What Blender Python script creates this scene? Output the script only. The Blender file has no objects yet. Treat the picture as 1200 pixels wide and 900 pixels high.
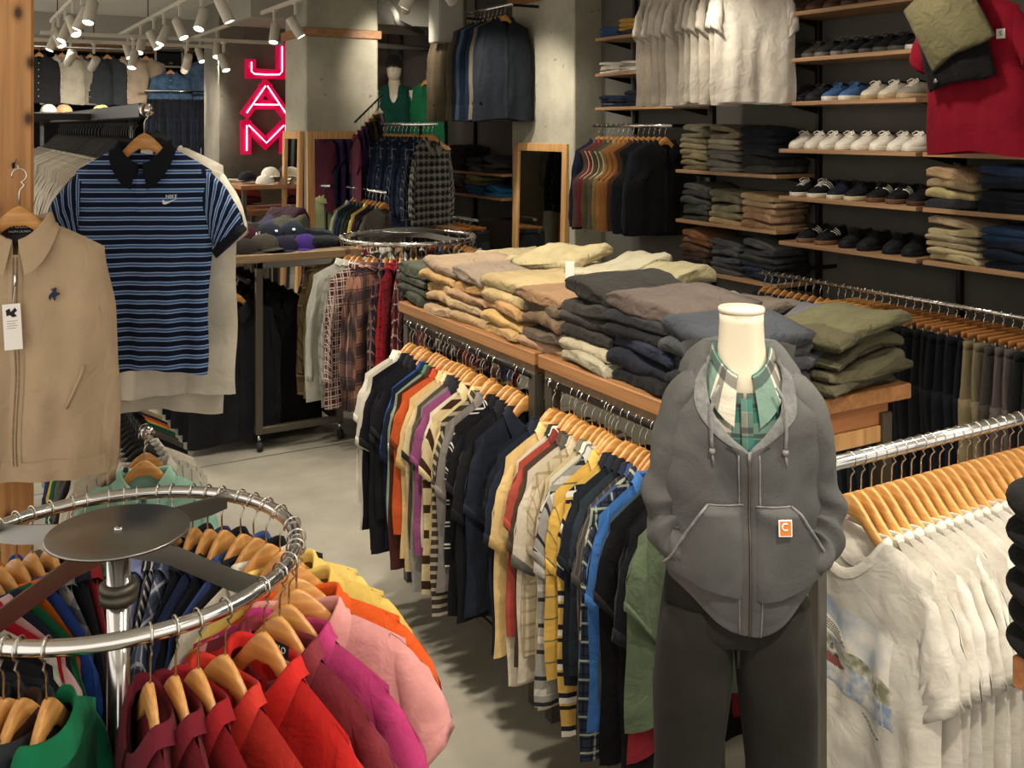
import bpy, bmesh, math, random
from mathutils import Vector, Matrix, noise
R = random.Random(11)
PI = math.pi
SC = bpy.context.scene
COL = SC.collection
sin, cos, rad = math.sin, math.cos, math.radians

# ------------------------------------------------------------------ colour and materials
def lin(h, k=1.0):
    h = h.lstrip('#')
    o = []
    for i in (0, 2, 4):
        c = int(h[i:i+2], 16) / 255
        o.append(min(1, (c / 12.92 if c <= .04045 else ((c + .055) / 1.055) ** 2.4) * k))
    return (*o, 1.0)

def newmat(name):
    m = bpy.data.materials.new(name); m.use_nodes = True
    nt = m.node_tree
    return m, nt, nt.nodes['Principled BSDF']

def nd(nt, t, **k):
    n = nt.nodes.new(t)
    for a, v in k.items():
        if a in n.inputs: n.inputs[a].default_value = v
        else: setattr(n, a, v)
    return n

def plain(name, hexc, rough=.5, metal=0.0, emit=0, spec=None, trans=0):
    m, nt, b = newmat(name)
    b.inputs['Base Color'].default_value = lin(hexc)
    b.inputs['Roughness'].default_value = rough
    b.inputs['Metallic'].default_value = metal
    if spec is not None: b.inputs['Specular IOR Level'].default_value = spec
    if emit:
        b.inputs['Emission Color'].default_value = lin(hexc)
        b.inputs['Emission Strength'].default_value = emit
    return m

def mixc(nt, fac, a, b):
    n = nt.nodes.new('ShaderNodeMix'); n.data_type = 'RGBA'
    if isinstance(fac, float): n.inputs[0].default_value = fac
    else: nt.links.new(fac, n.inputs[0])
    for s, v in ((6, a), (7, b)):
        if isinstance(v, tuple): n.inputs[s].default_value = v
        else: nt.links.new(v, n.inputs[s])
    return n.outputs[2]

def math_(nt, op, a, b=None):
    n = nt.nodes.new('ShaderNodeMath'); n.operation = op
    for i, v in enumerate((a, b)):
        if v is None: continue
        if isinstance(v, (int, float)): n.inputs[i].default_value = v
        else: nt.links.new(v, n.inputs[i])
    return n.outputs[0]

def ramp(nt, fac, stops):
    n = nt.nodes.new('ShaderNodeValToRGB')
    e = n.color_ramp.elements
    while len(e) < len(stops): e.new(.5)
    for x, (p, c) in zip(e, stops): x.position = p; x.color = c
    nt.links.new(fac, n.inputs[0])
    return n.outputs[0]

def cloth(name, base=None, layers=(), rough=.92, mottle=.22, mscale=9, bump=.25, bscale=160, wrinkle=.36, wscale=12):
    """woven fabric; base None takes the object's own colour; layers = stripes (axis, period, offset, width, colour, opacity) in metres of cloth"""
    m, nt, b = newmat(name)
    L = nt.links
    if base is None:
        oi = nd(nt, 'ShaderNodeObjectInfo'); col = oi.outputs['Color']
    else:
        col = lin(base)
    if layers:
        uv = nd(nt, 'ShaderNodeUVMap'); sp = nd(nt, 'ShaderNodeSeparateXYZ'); L.new(uv.outputs[0], sp.inputs[0])
        for ax, per, off, wid, c, op in layers:
            v = math_(nt, 'MULTIPLY_ADD', sp.outputs[ax], 1 / per)
            v.node.inputs[2].default_value = off
            f = math_(nt, 'FRACT', v)
            f = math_(nt, 'LESS_THAN', f, wid / per)
            if op < 1: f = math_(nt, 'MULTIPLY', f, op)
            col = mixc(nt, f, col, lin(c))
    tc = nd(nt, 'ShaderNodeTexCoord')
    n1 = nd(nt, 'ShaderNodeTexNoise', Scale=mscale, Detail=3.0); L.new(tc.outputs['Object'], n1.inputs['Vector'])
    sh = ramp(nt, n1.outputs[0], [(.25, (1 - mottle,) * 3 + (1,)), (.75, (1 + mottle * .5,) * 3 + (1,))])
    mx = nt.nodes.new('ShaderNodeMix'); mx.data_type = 'RGBA'; mx.blend_type = 'MULTIPLY'; mx.inputs[0].default_value = 1
    if isinstance(col, tuple): mx.inputs[6].default_value = col
    else: L.new(col, mx.inputs[6])
    L.new(sh, mx.inputs[7]); L.new(mx.outputs[2], b.inputs['Base Color'])
    b.inputs['Roughness'].default_value = rough
    b.inputs['Specular IOR Level'].default_value = .12
    b.inputs['Sheen Weight'].default_value = .03
    if bump:
        n2 = nd(nt, 'ShaderNodeTexNoise', Scale=bscale, Detail=2.0); L.new(tc.outputs['Object'], n2.inputs['Vector'])
        n3 = nd(nt, 'ShaderNodeTexNoise', Scale=wscale, Detail=3.0, Distortion=1.2); L.new(tc.outputs['Object'], n3.inputs['Vector'])
        b3 = nd(nt, 'ShaderNodeBump', Strength=wrinkle, Distance=.02); L.new(n3.outputs[0], b3.inputs['Height'])
        bp = nd(nt, 'ShaderNodeBump', Strength=bump, Distance=.002); L.new(n2.outputs[0], bp.inputs['Height']); L.new(b3.outputs[0], bp.inputs['Normal']); L.new(bp.outputs[0], b.inputs['Normal'])
    return m

def woodmat(name, c1, c2, axis=0, scale=1.0, rough=.5, knots=False):
    m, nt, b = newmat(name); L = nt.links
    tc = nd(nt, 'ShaderNodeTexCoord'); mp = nd(nt, 'ShaderNodeMapping')
    s = [9 * scale] * 3; s[axis] = .7 * scale
    mp.inputs['Scale'].default_value = s
    L.new(tc.outputs['Object'], mp.inputs[0])
    n1 = nd(nt, 'ShaderNodeTexNoise', Scale=2.2, Detail=6.0, Roughness=.6, Distortion=.6); L.new(mp.outputs[0], n1.inputs['Vector'])
    col = ramp(nt, n1.outputs[0], [(.3, lin(c1)), (.7, lin(c2))])
    mp2 = nd(nt, 'ShaderNodeMapping'); s2 = [70 * scale] * 3; s2[axis] = 2.0 * scale
    mp2.inputs['Scale'].default_value = s2; L.new(tc.outputs['Object'], mp2.inputs[0])
    n2 = nd(nt, 'ShaderNodeTexNoise', Scale=1.5, Detail=3.0); L.new(mp2.outputs[0], n2.inputs['Vector'])
    g = ramp(nt, n2.outputs[0], [(.35, (.78, .74, .7, 1)), (.6, (1.05, 1.05, 1.05, 1))])
    mx = nt.nodes.new('ShaderNodeMix'); mx.data_type = 'RGBA'; mx.blend_type = 'MULTIPLY'; mx.inputs[0].default_value = 1
    L.new(col, mx.inputs[6]); L.new(g, mx.inputs[7]); out = mx.outputs[2]
    if knots:
        vo = nd(nt, 'ShaderNodeTexVoronoi', Scale=1.0, voronoi_dimensions='2D'); sx = nd(nt, 'ShaderNodeSeparateXYZ'); cb_ = nd(nt, 'ShaderNodeCombineXYZ')
        L.new(tc.outputs['Object'], sx.inputs[0]); L.new(math_(nt, 'MULTIPLY', sx.outputs[0], 9.0), cb_.inputs[0]); L.new(math_(nt, 'MULTIPLY', sx.outputs[2], 5.5), cb_.inputs[1]); L.new(cb_.outputs[0], vo.inputs['Vector'])
        kf = ramp(nt, vo.outputs['Distance'], [(.05, (1, 1, 1, 1)), (.13, (.25, .25, .25, 1)), (.2, (0, 0, 0, 1))])
        out = mixc(nt, kf, out, lin('4a2a14'))
    L.new(out, b.inputs['Base Color']); b.inputs['Roughness'].default_value = rough
    bp = nd(nt, 'ShaderNodeBump', Strength=.15, Distance=.002); L.new(n2.outputs[0], bp.inputs['Height']); L.new(bp.outputs[0], b.inputs['Normal'])
    return m

def concrete(name, c1, c2, c3, scale=1.5, rough=.8, pits=True, bump=.3, joints=()):
    m, nt, b = newmat(name); L = nt.links
    tc = nd(nt, 'ShaderNodeTexCoord')
    n1 = nd(nt, 'ShaderNodeTexNoise', Scale=scale, Detail=7.0, Roughness=.62); L.new(tc.outputs['Object'], n1.inputs['Vector'])
    col = ramp(nt, n1.outputs[0], [(.32, lin(c1)), (.5, lin(c2)), (.68, lin(c3))])
    n2 = nd(nt, 'ShaderNodeTexNoise', Scale=scale * 9, Detail=5.0); L.new(tc.outputs['Object'], n2.inputs['Vector'])
    if pits:
        pf = ramp(nt, n2.outputs[0], [(.66, (0, 0, 0, 1)), (.72, (.55, .55, .55, 1))])
        col = mixc(nt, pf, col, lin('3d3b36'))
    sp = nd(nt, 'ShaderNodeSeparateXYZ'); L.new(tc.outputs['Object'], sp.inputs[0])
    for ax, pos, wid in joints:
        v = math_(nt, 'ADD', sp.outputs[ax], -pos)
        w = nd(nt, 'ShaderNodeTexNoise', Scale=3.0, Detail=4.0); L.new(tc.outputs['Object'], w.inputs['Vector'])
        v = math_(nt, 'ADD', v, math_(nt, 'MULTIPLY', math_(nt, 'SUBTRACT', w.outputs[0], .5), .035))
        f = math_(nt, 'LESS_THAN', math_(nt, 'ABSOLUTE', v), wid)
        col = mixc(nt, f, col, lin('33312b'))
    L.new(col, b.inputs['Base Color']); b.inputs['Roughness'].default_value = rough
    bp = nd(nt, 'ShaderNodeBump', Strength=bump, Distance=.01); L.new(n2.outputs[0], bp.inputs['Height']); L.new(bp.outputs[0], b.inputs['Normal'])
    return m

M = {}
M['cloth'] = cloth('plain_fabric')
M['knit'] = cloth('knit_fabric', bump=.5, bscale=420)
M['twill'] = cloth('cotton_twill', mottle=.2, mscale=10, bump=.3, bscale=300, wrinkle=.85, wscale=15)
M['denim'] = cloth('denim_fabric', mottle=.5, mscale=14, bump=.4, bscale=300)
M['flecce'] = cloth('fleece_fabric', mottle=.4, mscale=16, bump=.5, bscale=240)
M['honey'] = woodmat('honey_wood', '#c58a48', '#dda862', 0, 1, .38)
M['oak'] = woodmat('oak_board', '#8a6038', '#a8784a', 1, .6, .45)
M['redwood'] = woodmat('reddish_board', '#9a6238', '#b57c4c', 0, .6, .45)
M['shelf'] = woodmat('shelf_board', '#94704e', '#b08c66', 1, .8, .5)
M['pine'] = woodmat('pine_post', '#b07a44', '#cf9a62', 2, .5, .55, True)
M['frame'] = woodmat('pale_frame_wood', '#b98a55', '#d4a870', 2, .8, .5)
M['greywood'] = woodmat('weathered_board', '#6b5840', '#8a7150', 0, .7, .6)
M['chrome'] = plain('chrome', '#d8d8d6', .16, 1.0)
M['steel'] = plain('brushed_steel', '#8f8d88', .32, 1.0)
M['wire'] = plain('hanger_wire', '#c9c5bb', .25, 1.0)
M['darkmetal'] = plain('dark_frame_metal', '#5c574c', .45, .7)
M['blackmetal'] = plain('black_metal', '#1b1a18', .4, .5)
M['black'] = plain('black_plastic', '#141414', .5)
M['greyplastic'] = plain('grey_paint', '#9a978d', .5)
M['lampbody'] = plain('lamp_paint', '#b9b2a2', .45)
M['lens'] = plain('lamp_lens', '#fff4de', .3, 0, 14)
M['white'] = plain('white_card', '#f1eee6', .7)
M['ink'] = plain('black_ink', '#17171a', .8)
M['navyink'] = plain('navy_thread', '#1b2540', .8)
M['whiteink'] = plain('white_thread', '#e9ebee', .8)
M['orange'] = plain('orange_patch', '#c7722e', .8)
M['mannequin'] = plain('mannequin_shell', '#c4b9a2', .38)
M['rubber'] = plain('rubber', '#1d1c1b', .8)
M['glass'] = plain('mirror_glass', '#d5d8d4', .03, 1.0)
M['neonface'] = plain('sign_face', '#c8104a', .4, 0, .45)
M['neontube'] = plain('neon_tube', '#ff9cc0', .3, 0, 5)
M['duct'] = plain('duct_paint', '#8f8b80', .7)
M['leather'] = cloth('shoe_leather', rough=.55, mottle=.15, bump=.15, wrinkle=.2)
M['sole'] = cloth('shoe_sole', rough=.7, mottle=.1, bump=0)
M['floor'] = concrete('floor_concrete', '#6b675c', '#8d887a', '#a39d8d', .8, .5, False, .12,
                      ((1, 5.78, .006),))
M['ceil'] = concrete('ceiling_concrete', '#c2beb2', '#cdc9bc', '#d4d0c4', .8, .9, False, .1)
M['column'] = concrete('column_concrete', '#8a8676', '#a29d8a', '#b3ae9a', 1.6, .85, True, .5)
M['wall'] = concrete('dark_wall', '#4c4a43', '#55524a', '#5e5b53', 1.2, .85, False, .1)
M['rough'] = concrete('rough_wall', '#5a564c', '#6d685c', '#7d776a', 1.3, .9, True, .5)
M['paint'] = concrete('grey_paint_wall', '#8f8b80', '#979388', '#9c988d', 1.0, .85, False, .05)

def flat(hexc, rough=.85):
    k = 'flat' + hexc
    if k not in M: M[k] = cloth('fabric_' + hexc.strip('#'), base=hexc, rough=rough)
    return M[k]

def stripes(name, base, layers, **k):
    if name not in M: M[name] = cloth(name, base=base, layers=layers, **k)
    return M[name]

def plaid(name, base, bands):
    """bands: (period, offset, width, colour, opacity) used both ways"""
    if name not in M:
        M[name] = cloth(name, base=base, layers=[(0,) + b for b in bands] + [(1,) + b for b in bands], mottle=.15)
    return M[name]

# ------------------------------------------------------------------ mesh kit
class B:
    def __init__(s): s.v = []; s.f = []; s.uv = []
    def add(s, V, F, UV=None):
        o = len(s.v)
        s.v += [tuple(p) for p in V]
        s.uv += UV if UV else [(p[0], p[2]) for p in V]
        s.f += [tuple(i + o for i in f) for f in F]
        return s
    def grid(s, rows, uv=None, closed=False, flip=False):
        n, m = len(rows), len(rows[0])
        V = [p for r in rows for p in r]; F = []
        for i in range(n - 1):
            for j in range(m if closed else m - 1):
                a, b2 = i * m + j, i * m + (j + 1) % m
                q = (a, b2, b2 + m, a + m)
                F.append(q[::-1] if flip else q)
        return s.add(V, F, [q for r in uv for q in r] if uv else None)
    def loft(s, rings, caps=True, uv=None):
        n, m = len(rings), len(rings[0])
        o = len(s.v)
        s.grid(rings, uv, closed=True)
        if caps:
            s.f.append(tuple(o + j for j in range(m))[::-1])
            s.f.append(tuple(o + (n - 1) * m + j for j in range(m)))
        return s
    def box(s, x0, y0, z0, x1, y1, z1, bev=0.0):
        bm = bmesh.new()
        bmesh.ops.create_cube(bm, size=1)
        for v in bm.verts:
            v.co = Vector(((x0 + x1) / 2 + v.co.x * (x1 - x0), (y0 + y1) / 2 + v.co.y * (y1 - y0), (z0 + z1) / 2 + v.co.z * (z1 - z0)))
        if bev:
            bmesh.ops.bevel(bm, geom=bm.edges[:], offset=bev, segments=1, affect='EDGES')
        bm.verts.ensure_lookup_table()
        s.add([v.co[:] for v in bm.verts], [[v.index for v in f.verts] for f in bm.faces])
        bm.free(); return s
    def tube(s, pts, r, n=8, closed=False, caps=True):
        pts = [Vector(p) for p in pts]; k = len(pts)
        rs = r if isinstance(r, (list, tuple)) else [r] * k
        rings = []; up = None
        for i, p in enumerate(pts):
            if closed: t = pts[(i + 1) % k] - pts[i - 1]
            else: t = pts[min(i + 1, k - 1)] - pts[max(i - 1, 0)]
            t.normalize()
            if up is None:
                up = Vector((0, 0, 1)) if abs(t.z) < .9 else Vector((1, 0, 0))
            up = (up - t * up.dot(t)).normalized()
            w = t.cross(up)
            rings.append([p + (up * cos(a) + w * sin(a)) * rs[i] for a in [2 * PI * j / n for j in range(n)]])
        if closed:
            rings.append(rings[0]); return s.grid(rings, closed=True)
        return s.loft(rings, caps)
    def lathe(s, prof, n=24, c=(0, 0, 0)):
        rings = [[(c[0] + r * cos(2 * PI * j / n), c[1] + r * sin(2 * PI * j / n), c[2] + z) for j in range(n)] for r, z in prof]
        return s.loft(rings)
    def poly(s, pts, y0, y1):
        """outline in x,z extruded in y"""
        n = len(pts)
        V = [(x, y0, z) for x, z in pts] + [(x, y1, z) for x, z in pts]
        F = [tuple(range(n)), tuple(range(2 * n - 1, n - 1, -1))] + [(i, i + n, (i + 1) % n + n, (i + 1) % n) for i in range(n)]
        return s.add(V, F)
    def mesh(s, name, mat, smooth=True):
        me = bpy.data.meshes.new(name)
        me.from_pydata(s.v, [], s.f)
        if len(s.uv) == len(s.v):
            ul = me.uv_layers.new(name='UVMap')
            li = [0] * len(me.loops); me.loops.foreach_get('vertex_index', li)
            flatuv = [c for i in li for c in s.uv[i]]
            ul.data.foreach_set('uv', flatuv)
        me.materials.append(mat)
        if smooth: me.shade_smooth()
        else: me.shade_flat()
        me.update()
        return me

def obj(name, me, parent=None, loc=(0, 0, 0), rot=(0, 0, 0), color=None, mat=None, scale=None):
    if isinstance(me, B): raise TypeError
    o = bpy.data.objects.new(name, me); COL.objects.link(o)
    o.location = loc; o.rotation_euler = rot
    if scale: o.scale = scale
    if parent: o.parent = parent
    if color: o.color = lin(color)
    if mat and me.materials and me.materials[0] != mat:
        o.material_slots[0].link = 'OBJECT'; o.material_slots[0].material = mat
    return o

def tag(o, label, cat, group=None, kind=None):
    o['label'] = label; o['category'] = cat
    if group: o['group'] = group
    if kind: o['kind'] = kind
    return o

def thing(name, label, cat, loc=(0, 0, 0), rot=(0, 0, 0), group=None):
    o = bpy.data.objects.new(name, None); COL.objects.link(o)
    o.empty_display_size = .05
    o.location = loc; o.rotation_euler = rot
    return tag(o, label, cat, group)

def struct(name, b, mat, smooth=False):
    o = obj(name, b.mesh(name, mat, smooth)); o['kind'] = 'structure'; return o

ONES = ['', 'first', 'second', 'third', 'fourth', 'fifth', 'sixth', 'seventh', 'eighth', 'ninth', 'tenth', 'eleventh', 'twelfth', 'thirteenth',
        'fourteenth', 'fifteenth', 'sixteenth', 'seventeenth', 'eighteenth', 'nineteenth']
def nth(i):
    if i < 20: return ONES[i]
    t = ['', '', 'twent', 'thirt', 'fort', 'fift', 'sixt'][i // 10]
    return t + 'ieth' if i % 10 == 0 else t + 'y-' + ONES[i % 10]

def px(x, Y=None, X=None):
    """the other floor coordinate on the line of sight through picture column x"""
    a = (x - 600) / 1150; c, s = cos(rad(30)), sin(rad(30))
    rx, ry = a * c + s, -a * s + c
    return Y * rx / ry if Y is not None else X * ry / rx

# ------------------------------------------------------------------ hangers
def hanger_meshes(half=.168, thick=.0115, z=-.078, tall=.046):
    b = B(); rows = []
    n = 22
    for i in range(n + 1):
        x = -half + 2 * half * i / n; a = abs(x)
        top = z - .07 * (1 - math.exp(-(x / .075) ** 2)) - .26 * a
        h = tall * (1 - .45 * a / half)
        bot = top - h - .008 * (1 - min(1, a / .02))
        if a > half * .97: top -= .006; bot += .006
        y = 0
        t = thick / 2 * (1 - .5 * (a / half) ** 2)
        e = .003
        rows.append([(x, y - t, top - e), (x, y - t + e, top), (x, y + t - e, top), (x, y + t, top - e),
                     (x, y + t, bot + e), (x, y + t - e, bot), (x, y - t + e, bot), (x, y - t, bot + e)])
    b.loft(rows)
    w = B()
    r = .0175; pts = []
    for k in range(13):
        a = rad(200 - k * 23.0)
        pts.append((r * cos(a), 0, r * sin(a) + .0))
    pts += [(.012, 0, -.026), (.003, 0, -.036), (0, 0, -.045), (0, 0, z - .005)]
    w.tube(pts, .0019, 6)
    return b.mesh('hanger_arms', M['honey']), w.mesh('hanger_hook', M['wire'])

HANG = hanger_meshes()
HANGTHIN = hanger_meshes(.19, .008, -.07, .028)
def clip_hanger_meshes():
    b = B().box(-.17, -.007, -.105, .17, .007, -.075, .004)
    w = B(); r = .0175
    pts = [(r * cos(rad(200 - k * 23)), 0, r * sin(rad(200 - k * 23))) for k in range(13)] + [(.012, 0, -.026), (0, 0, -.04), (0, 0, -.08)]
    w.tube(pts, .0019, 6)
    c = B()
    for s in (-.13, .13):
        c.box(s - .012, -.016, -.14, s + .012, .016, -.1, .003)
    return b.mesh('hanger_bar', M['honey']), w.mesh('hanger_hook', M['wire']), c.mesh('clip', M['steel'])
CLIP = clip_hanger_meshes()
DARKW = woodmat('dark_hanger_wood', '#8d5a2c', '#a9713c', 0, 1, .4)

def add_hanger(loc, rot, label, group, kind=0, mat=None):
    ms = (HANG, HANGTHIN, CLIP)[kind]
    t = thing('clothes_hanger', label, 'hanger', loc, rot, group)
    obj('hanger_bar' if kind == 2 else 'hanger_arms', ms[0], t, mat=mat)
    obj('hook', ms[1], t, mat=M['blackmetal'] if mat is M['black'] else None)
    if kind == 2: obj('clip', ms[2], t)
    return t

# ------------------------------------------------------------------ garments
class G:
    def __init__(s, L=.72, sw=.205, bw=.24, neck=.078, drop=.065, T=.02, sl='short', collar='polo', fold=.01, seed=1, dip=.085,
                 nu=22, nv=20, z0=-.125, nf=3.0, taper=0, cuffs=False, slen=None, placket=True, cuffw=.0, buttons=False, full=False, wr=.006, spread=.4, pocket=False, hemband=0, tn=.03):
        s.__dict__.update(locals()); del s.__dict__['s']
        s.build()
    def ztop(s, u, side):
        a = abs(u) * s.sw
        if a < s.neck:
            t = a / s.neck
            return s.z0 - (s.dip if side < 0 else .018) * (1 - t * t)
        return s.z0 - s.drop * ((a - s.neck) / (s.sw - s.neck)) ** 1.15
    def W(s, v):
        if s.sl == 'none':
            w = s.sw + (s.bw - s.sw) * min(1, max(0, (v - .28) / .1))
            if v < .34: w -= .035 * sin(PI * min(1, v / .34))
            return w
        q = min(1, v / .3); q = q * q * (3 - 2 * q)
        return (s.sw + (s.bw - s.sw) * q) * (1 - s.taper * v)
    def S(s, u, v, side, off=0):
        zt = s.ztop(u, side)
        hem = s.z0 - s.L + .007 * sin(3.1 * u + s.seed) + .012 * (1 - abs(u)) * (side < 0)
        z = zt + (hem - zt) * v
        x = u * s.W(v) + .006 * v * sin(z * 17 + s.seed * 2.3)
        pr = max(0, 1 - abs(u) ** 6) ** .5
        Tv = s.T * (.55 + .45 * min(1, v / .25)) * (1 - .1 * v)
        nb = (s.tn - .55 * s.T) * math.exp(-(abs(u) * s.sw / s.neck) ** 2 * 1.1) * max(0, 1 - v / .22)
        ax = abs(u) * s.sw / s.neck
        cl = min(1, max(0, (ax - 1.0) / .25))
        pr *= 1 - cl * (1 - min(1, v / .04) ** .5)
        y = side * (Tv + max(0, nb)) * pr
        e = 1 - abs(u) ** 6
        y += s.fold * min(1, v * 1.4) * e * (sin(u * s.nf * 2.1 + s.seed * 1.7 + v * 1.3) * .6 + .4 * sin(u * s.nf * 4.7 + s.seed * 3.1 + v * 2.2 + side * .4))
        e *= min(1, .05 + v * 4)
        y += s.wr * noise.noise(Vector((x * 9, side * 1.3 + s.seed * 7.7, z * 5))) * e
        y += s.wr * .5 * noise.noise(Vector((x * 22, side * 2 + s.seed * 3, z * 13))) * e
        return (x, y + side * off, z)
    def find(s, x, z, side=-1, off=.0):
        u = x / s.bw; v = .3
        for _ in range(8):
            zt = s.ztop(u, side); hem = s.z0 - s.L
            v = min(1, max(0, (z - zt) / (hem - zt))); u = max(-1, min(1, x / s.W(v)))
        return s.S(u, v, side, off)
    def build(s):
        s.parts = []
        b = B()
        us = [-1 + 2 * i / s.nu for i in range(s.nu + 1)]
        vs = [(j / s.nv) for j in range(s.nv + 1)]
        for side in (-1, 1):
            rows = [[s.S(u, v, side) for u in us] for v in vs]
            uv = [[(p[0] * (1 if side < 0 else -1), p[2]) for p in r] for r in rows]
            b.grid(rows, uv, flip=(side > 0))
        s.parts.append(('body', b.mesh('garment_body', M['cloth'])))
        if s.sl != 'none':
            for sd in (-1, 1):
                s.parts.append(('sleeve', s.sleeve(sd)))
        if s.collar in ('polo', 'shirt'): s.parts.append(('collar', s.mkcollar()))
        elif s.collar == 'crew': s.parts.append(('neckband', s.crew()))
        if s.placket and s.collar in ('polo', 'shirt'):
            b = B(); n = 14
            z1 = s.z0 - s.dip; z2 = z1 - .13 if s.collar == 'polo' and not s.full else s.z0 - s.L + .012
            if z2 < z1 - .2: n = 26
            rows = [[s.find(x, z1 + (z2 - z1) * i / n, -1, o) for x, o in ((-.017, .0005), (-.015, .003), (0, .0035), (.015, .003), (.017, .0005))] for i in range(n + 1)]
            b.grid(rows); s.parts.append(('placket', b.mesh('placket', M['cloth'])))
            if s.buttons:
                k = 3 if not s.full else 6
                for i in range(k):
                    z = z1 - .012 - i * ((z1 - z2) * .9 / max(1, k - .6)); p = s.find(0, z, -1, .004)
                    bb = B().lathe([(0.0001, .0015), (.004, .002), (.0055, .001), (.0055, -.001)], 12)
                    bb.v = [(p[0] + x, p[1] - zz, p[2] + y) for x, y, zz in bb.v]
                    s.parts.append(('button', bb.mesh('button', M['white'])))
        if s.sl == 'none':
            for sd in (-1, 1):
                s.parts.append(('armhole_trim', B().tube([s.S(sd * .995, v / 20 * .36, -1) for v in range(21)], .004, 6).mesh('armhole_trim', M['cloth'])))
        if s.pocket:
            b = B(); x0, z0 = s.bw * .42, s.z0 - .2
            n = 6
            rows = [[s.find(x0 - .05 + .1 * j / n, z0 - .12 * i / n, -1, .003 if 0 < i < n and 0 < j < n else .0005) for j in range(n + 1)] for i in range(n + 1)]
            b.grid(rows); s.parts.append(('pocket', b.mesh('pocket', M['cloth'])))
        if s.hemband:
            b = B()
            for side in (-1, 1):
                rows = [[s.S(u, 1 - s.hemband / s.L * (1 - j / 3), side, .003) for u in us] for j in range(4)]
                b.grid(rows, flip=side > 0)
            s.parts.append(('hem', b.mesh('hem_band', M['cloth'])))
    def sleeve(s, sd):
        zs = s.z0 - s.drop
        arm = .205 if s.sl == 'short' else .2
        if s.sl == 'short':
            ln = s.slen or .2
            c1 = (s.sw + ln * .5 * s.spread, zs - ln * (1.08 - .2 * s.spread)); c2 = (s.sw - .095 + ln * .5 * s.spread, zs - arm - ln * (.5 - .14 * s.spread))
            th = (s.T * .6 + .01, s.T * .9 + .012); n = 9
        else:
            ln = s.slen or .58
            c1 = (s.sw + .075 * s.spread, zs - ln); c2 = (s.sw - .045 + .06 * s.spread, zs - ln - .01)
            th = (s.T * .6 + .014, .026); n = 18
        A = (s.sw - .02, zs - arm); q0 = (s.sw - .03 - s.neck) / (s.sw - s.neck); S0 = (s.sw - .03, s.z0 - s.drop * q0 ** 1.15 - .004)
        b = B(); rings = []; uvs = []
        m = 14
        def ring_(t, out=0.0):
            bow = sin(PI * t) * (.03 if s.sl == 'long' else .02)
            tx, tz = S0[0] + (c1[0] - S0[0]) * t + bow, S0[1] + (c1[1] - S0[1]) * t + bow * .5
            bx, bz = A[0] + (c2[0] - A[0]) * t + bow * .3, A[1] + (c2[1] - A[1]) * t
            if s.sl == 'long' and t > .93: k = .12; tx, bx = tx + (bx - tx) * k, bx + (tx - bx) * k
            cx_, cz_ = (tx + bx) / 2, (tz + bz) / 2; hx, hz = (tx - bx) / 2, (tz - bz) / 2
            thk = (th[0] + (th[1] - th[0]) * min(1, t * 2)) * min(1, .45 + t * 3) + out
            hl = 1 + out / max(.01, math.hypot(hx, hz))
            ring = []
            for j in range(m + 1):
                a = 2 * PI * j / m
                y = thk * sin(a) + s.wr * 1.2 * noise.noise(Vector((t * 6 + s.seed * 3, cos(a) * 2.2, sd * 5 + sin(a))))
                w = (1 + .1 * noise.noise(Vector((t * 5, sd * 3 + s.seed, a)))) * hl
                ring.append((sd * (cx_ + hx * cos(a) * w), y, cz_ + hz * cos(a) * w))
            return ring
        for i in range(n + 1):
            rings.append(ring_(i / n)); uvs.append([(j / m * .34, -i / n * ln) for j in range(m + 1)])
        if s.sl == 'short' and s.cuffs:
            cb = B().grid([ring_(t, o) for t, o in ((.89, .0005), (.895, .003), (.95, .003), (1.0, .003), (1.004, .0))], flip=sd < 0)
            s.parts.append(('cuff', cb.mesh('sleeve_cuff', M['cloth'])))
        # turned-in cuff
        last = rings[-1]; cxm = sum(p[0] for p in last) / len(last); czm = sum(p[2] for p in last) / len(last)
        rings.append([(p[0] + (cxm - p[0]) * .12, p[1] * .7, p[2] + .012) for p in last]); uvs.append(uvs[-1])
        rings.append([(cxm + (p[0] - cxm) * .7, p[1] * .5, p[2] + .05) for p in last]); uvs.append(uvs[-1])
        b.grid(rings, uvs, flip=sd < 0)
        return b.mesh('garment_sleeve', M['cloth'])
    def mkcollar(s):
        b = B(); rows = []; uvs = []
        n = 30; g = rad(5)
        stand = .03 if s.collar == 'shirt' else .024
        prof = [(.97, -.004, 0), (.95, stand * .6, 0), (.99, stand, .0), (1.05, stand * .9, .0), (1.15, stand * .1, .4), (1.24, -.026, 1.0)]
        for i in range(n + 1):
            ph = -PI / 2 + g + (2 * PI - 2 * g) * i / n
            fr = max(0, -sin(ph)); dz = -(s.dip * fr * fr if sin(ph) < 0 else .018 * sin(ph) ** 2)
            r = []; q = []
            for k, (sc, dz2, w) in enumerate(prof):
                tip = w * (.034 * fr ** 4)
                x = s.neck * sc * cos(ph) * (1 + .3 * w * fr) + (.014 * fr ** 3 * w * (1 if cos(ph) > 0 else -1))
                y = s.tn * (1 + (sc - 1) * 1.7) * sin(ph) - (.004 if sin(ph) < 0 else 0)
                sd_ = sin(ph) ** 2
                r.append((x, y, s.z0 + dz * (1 - .12 * (k > 1)) + (dz2 if k < 5 else -.002 - .024 * sd_) - tip)); q.append((i / n * .42, k * .016))
            rows.append(r); uvs.append(q)
        b.grid(rows, uvs)
        return b.mesh('collar', M['cloth'])
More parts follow.
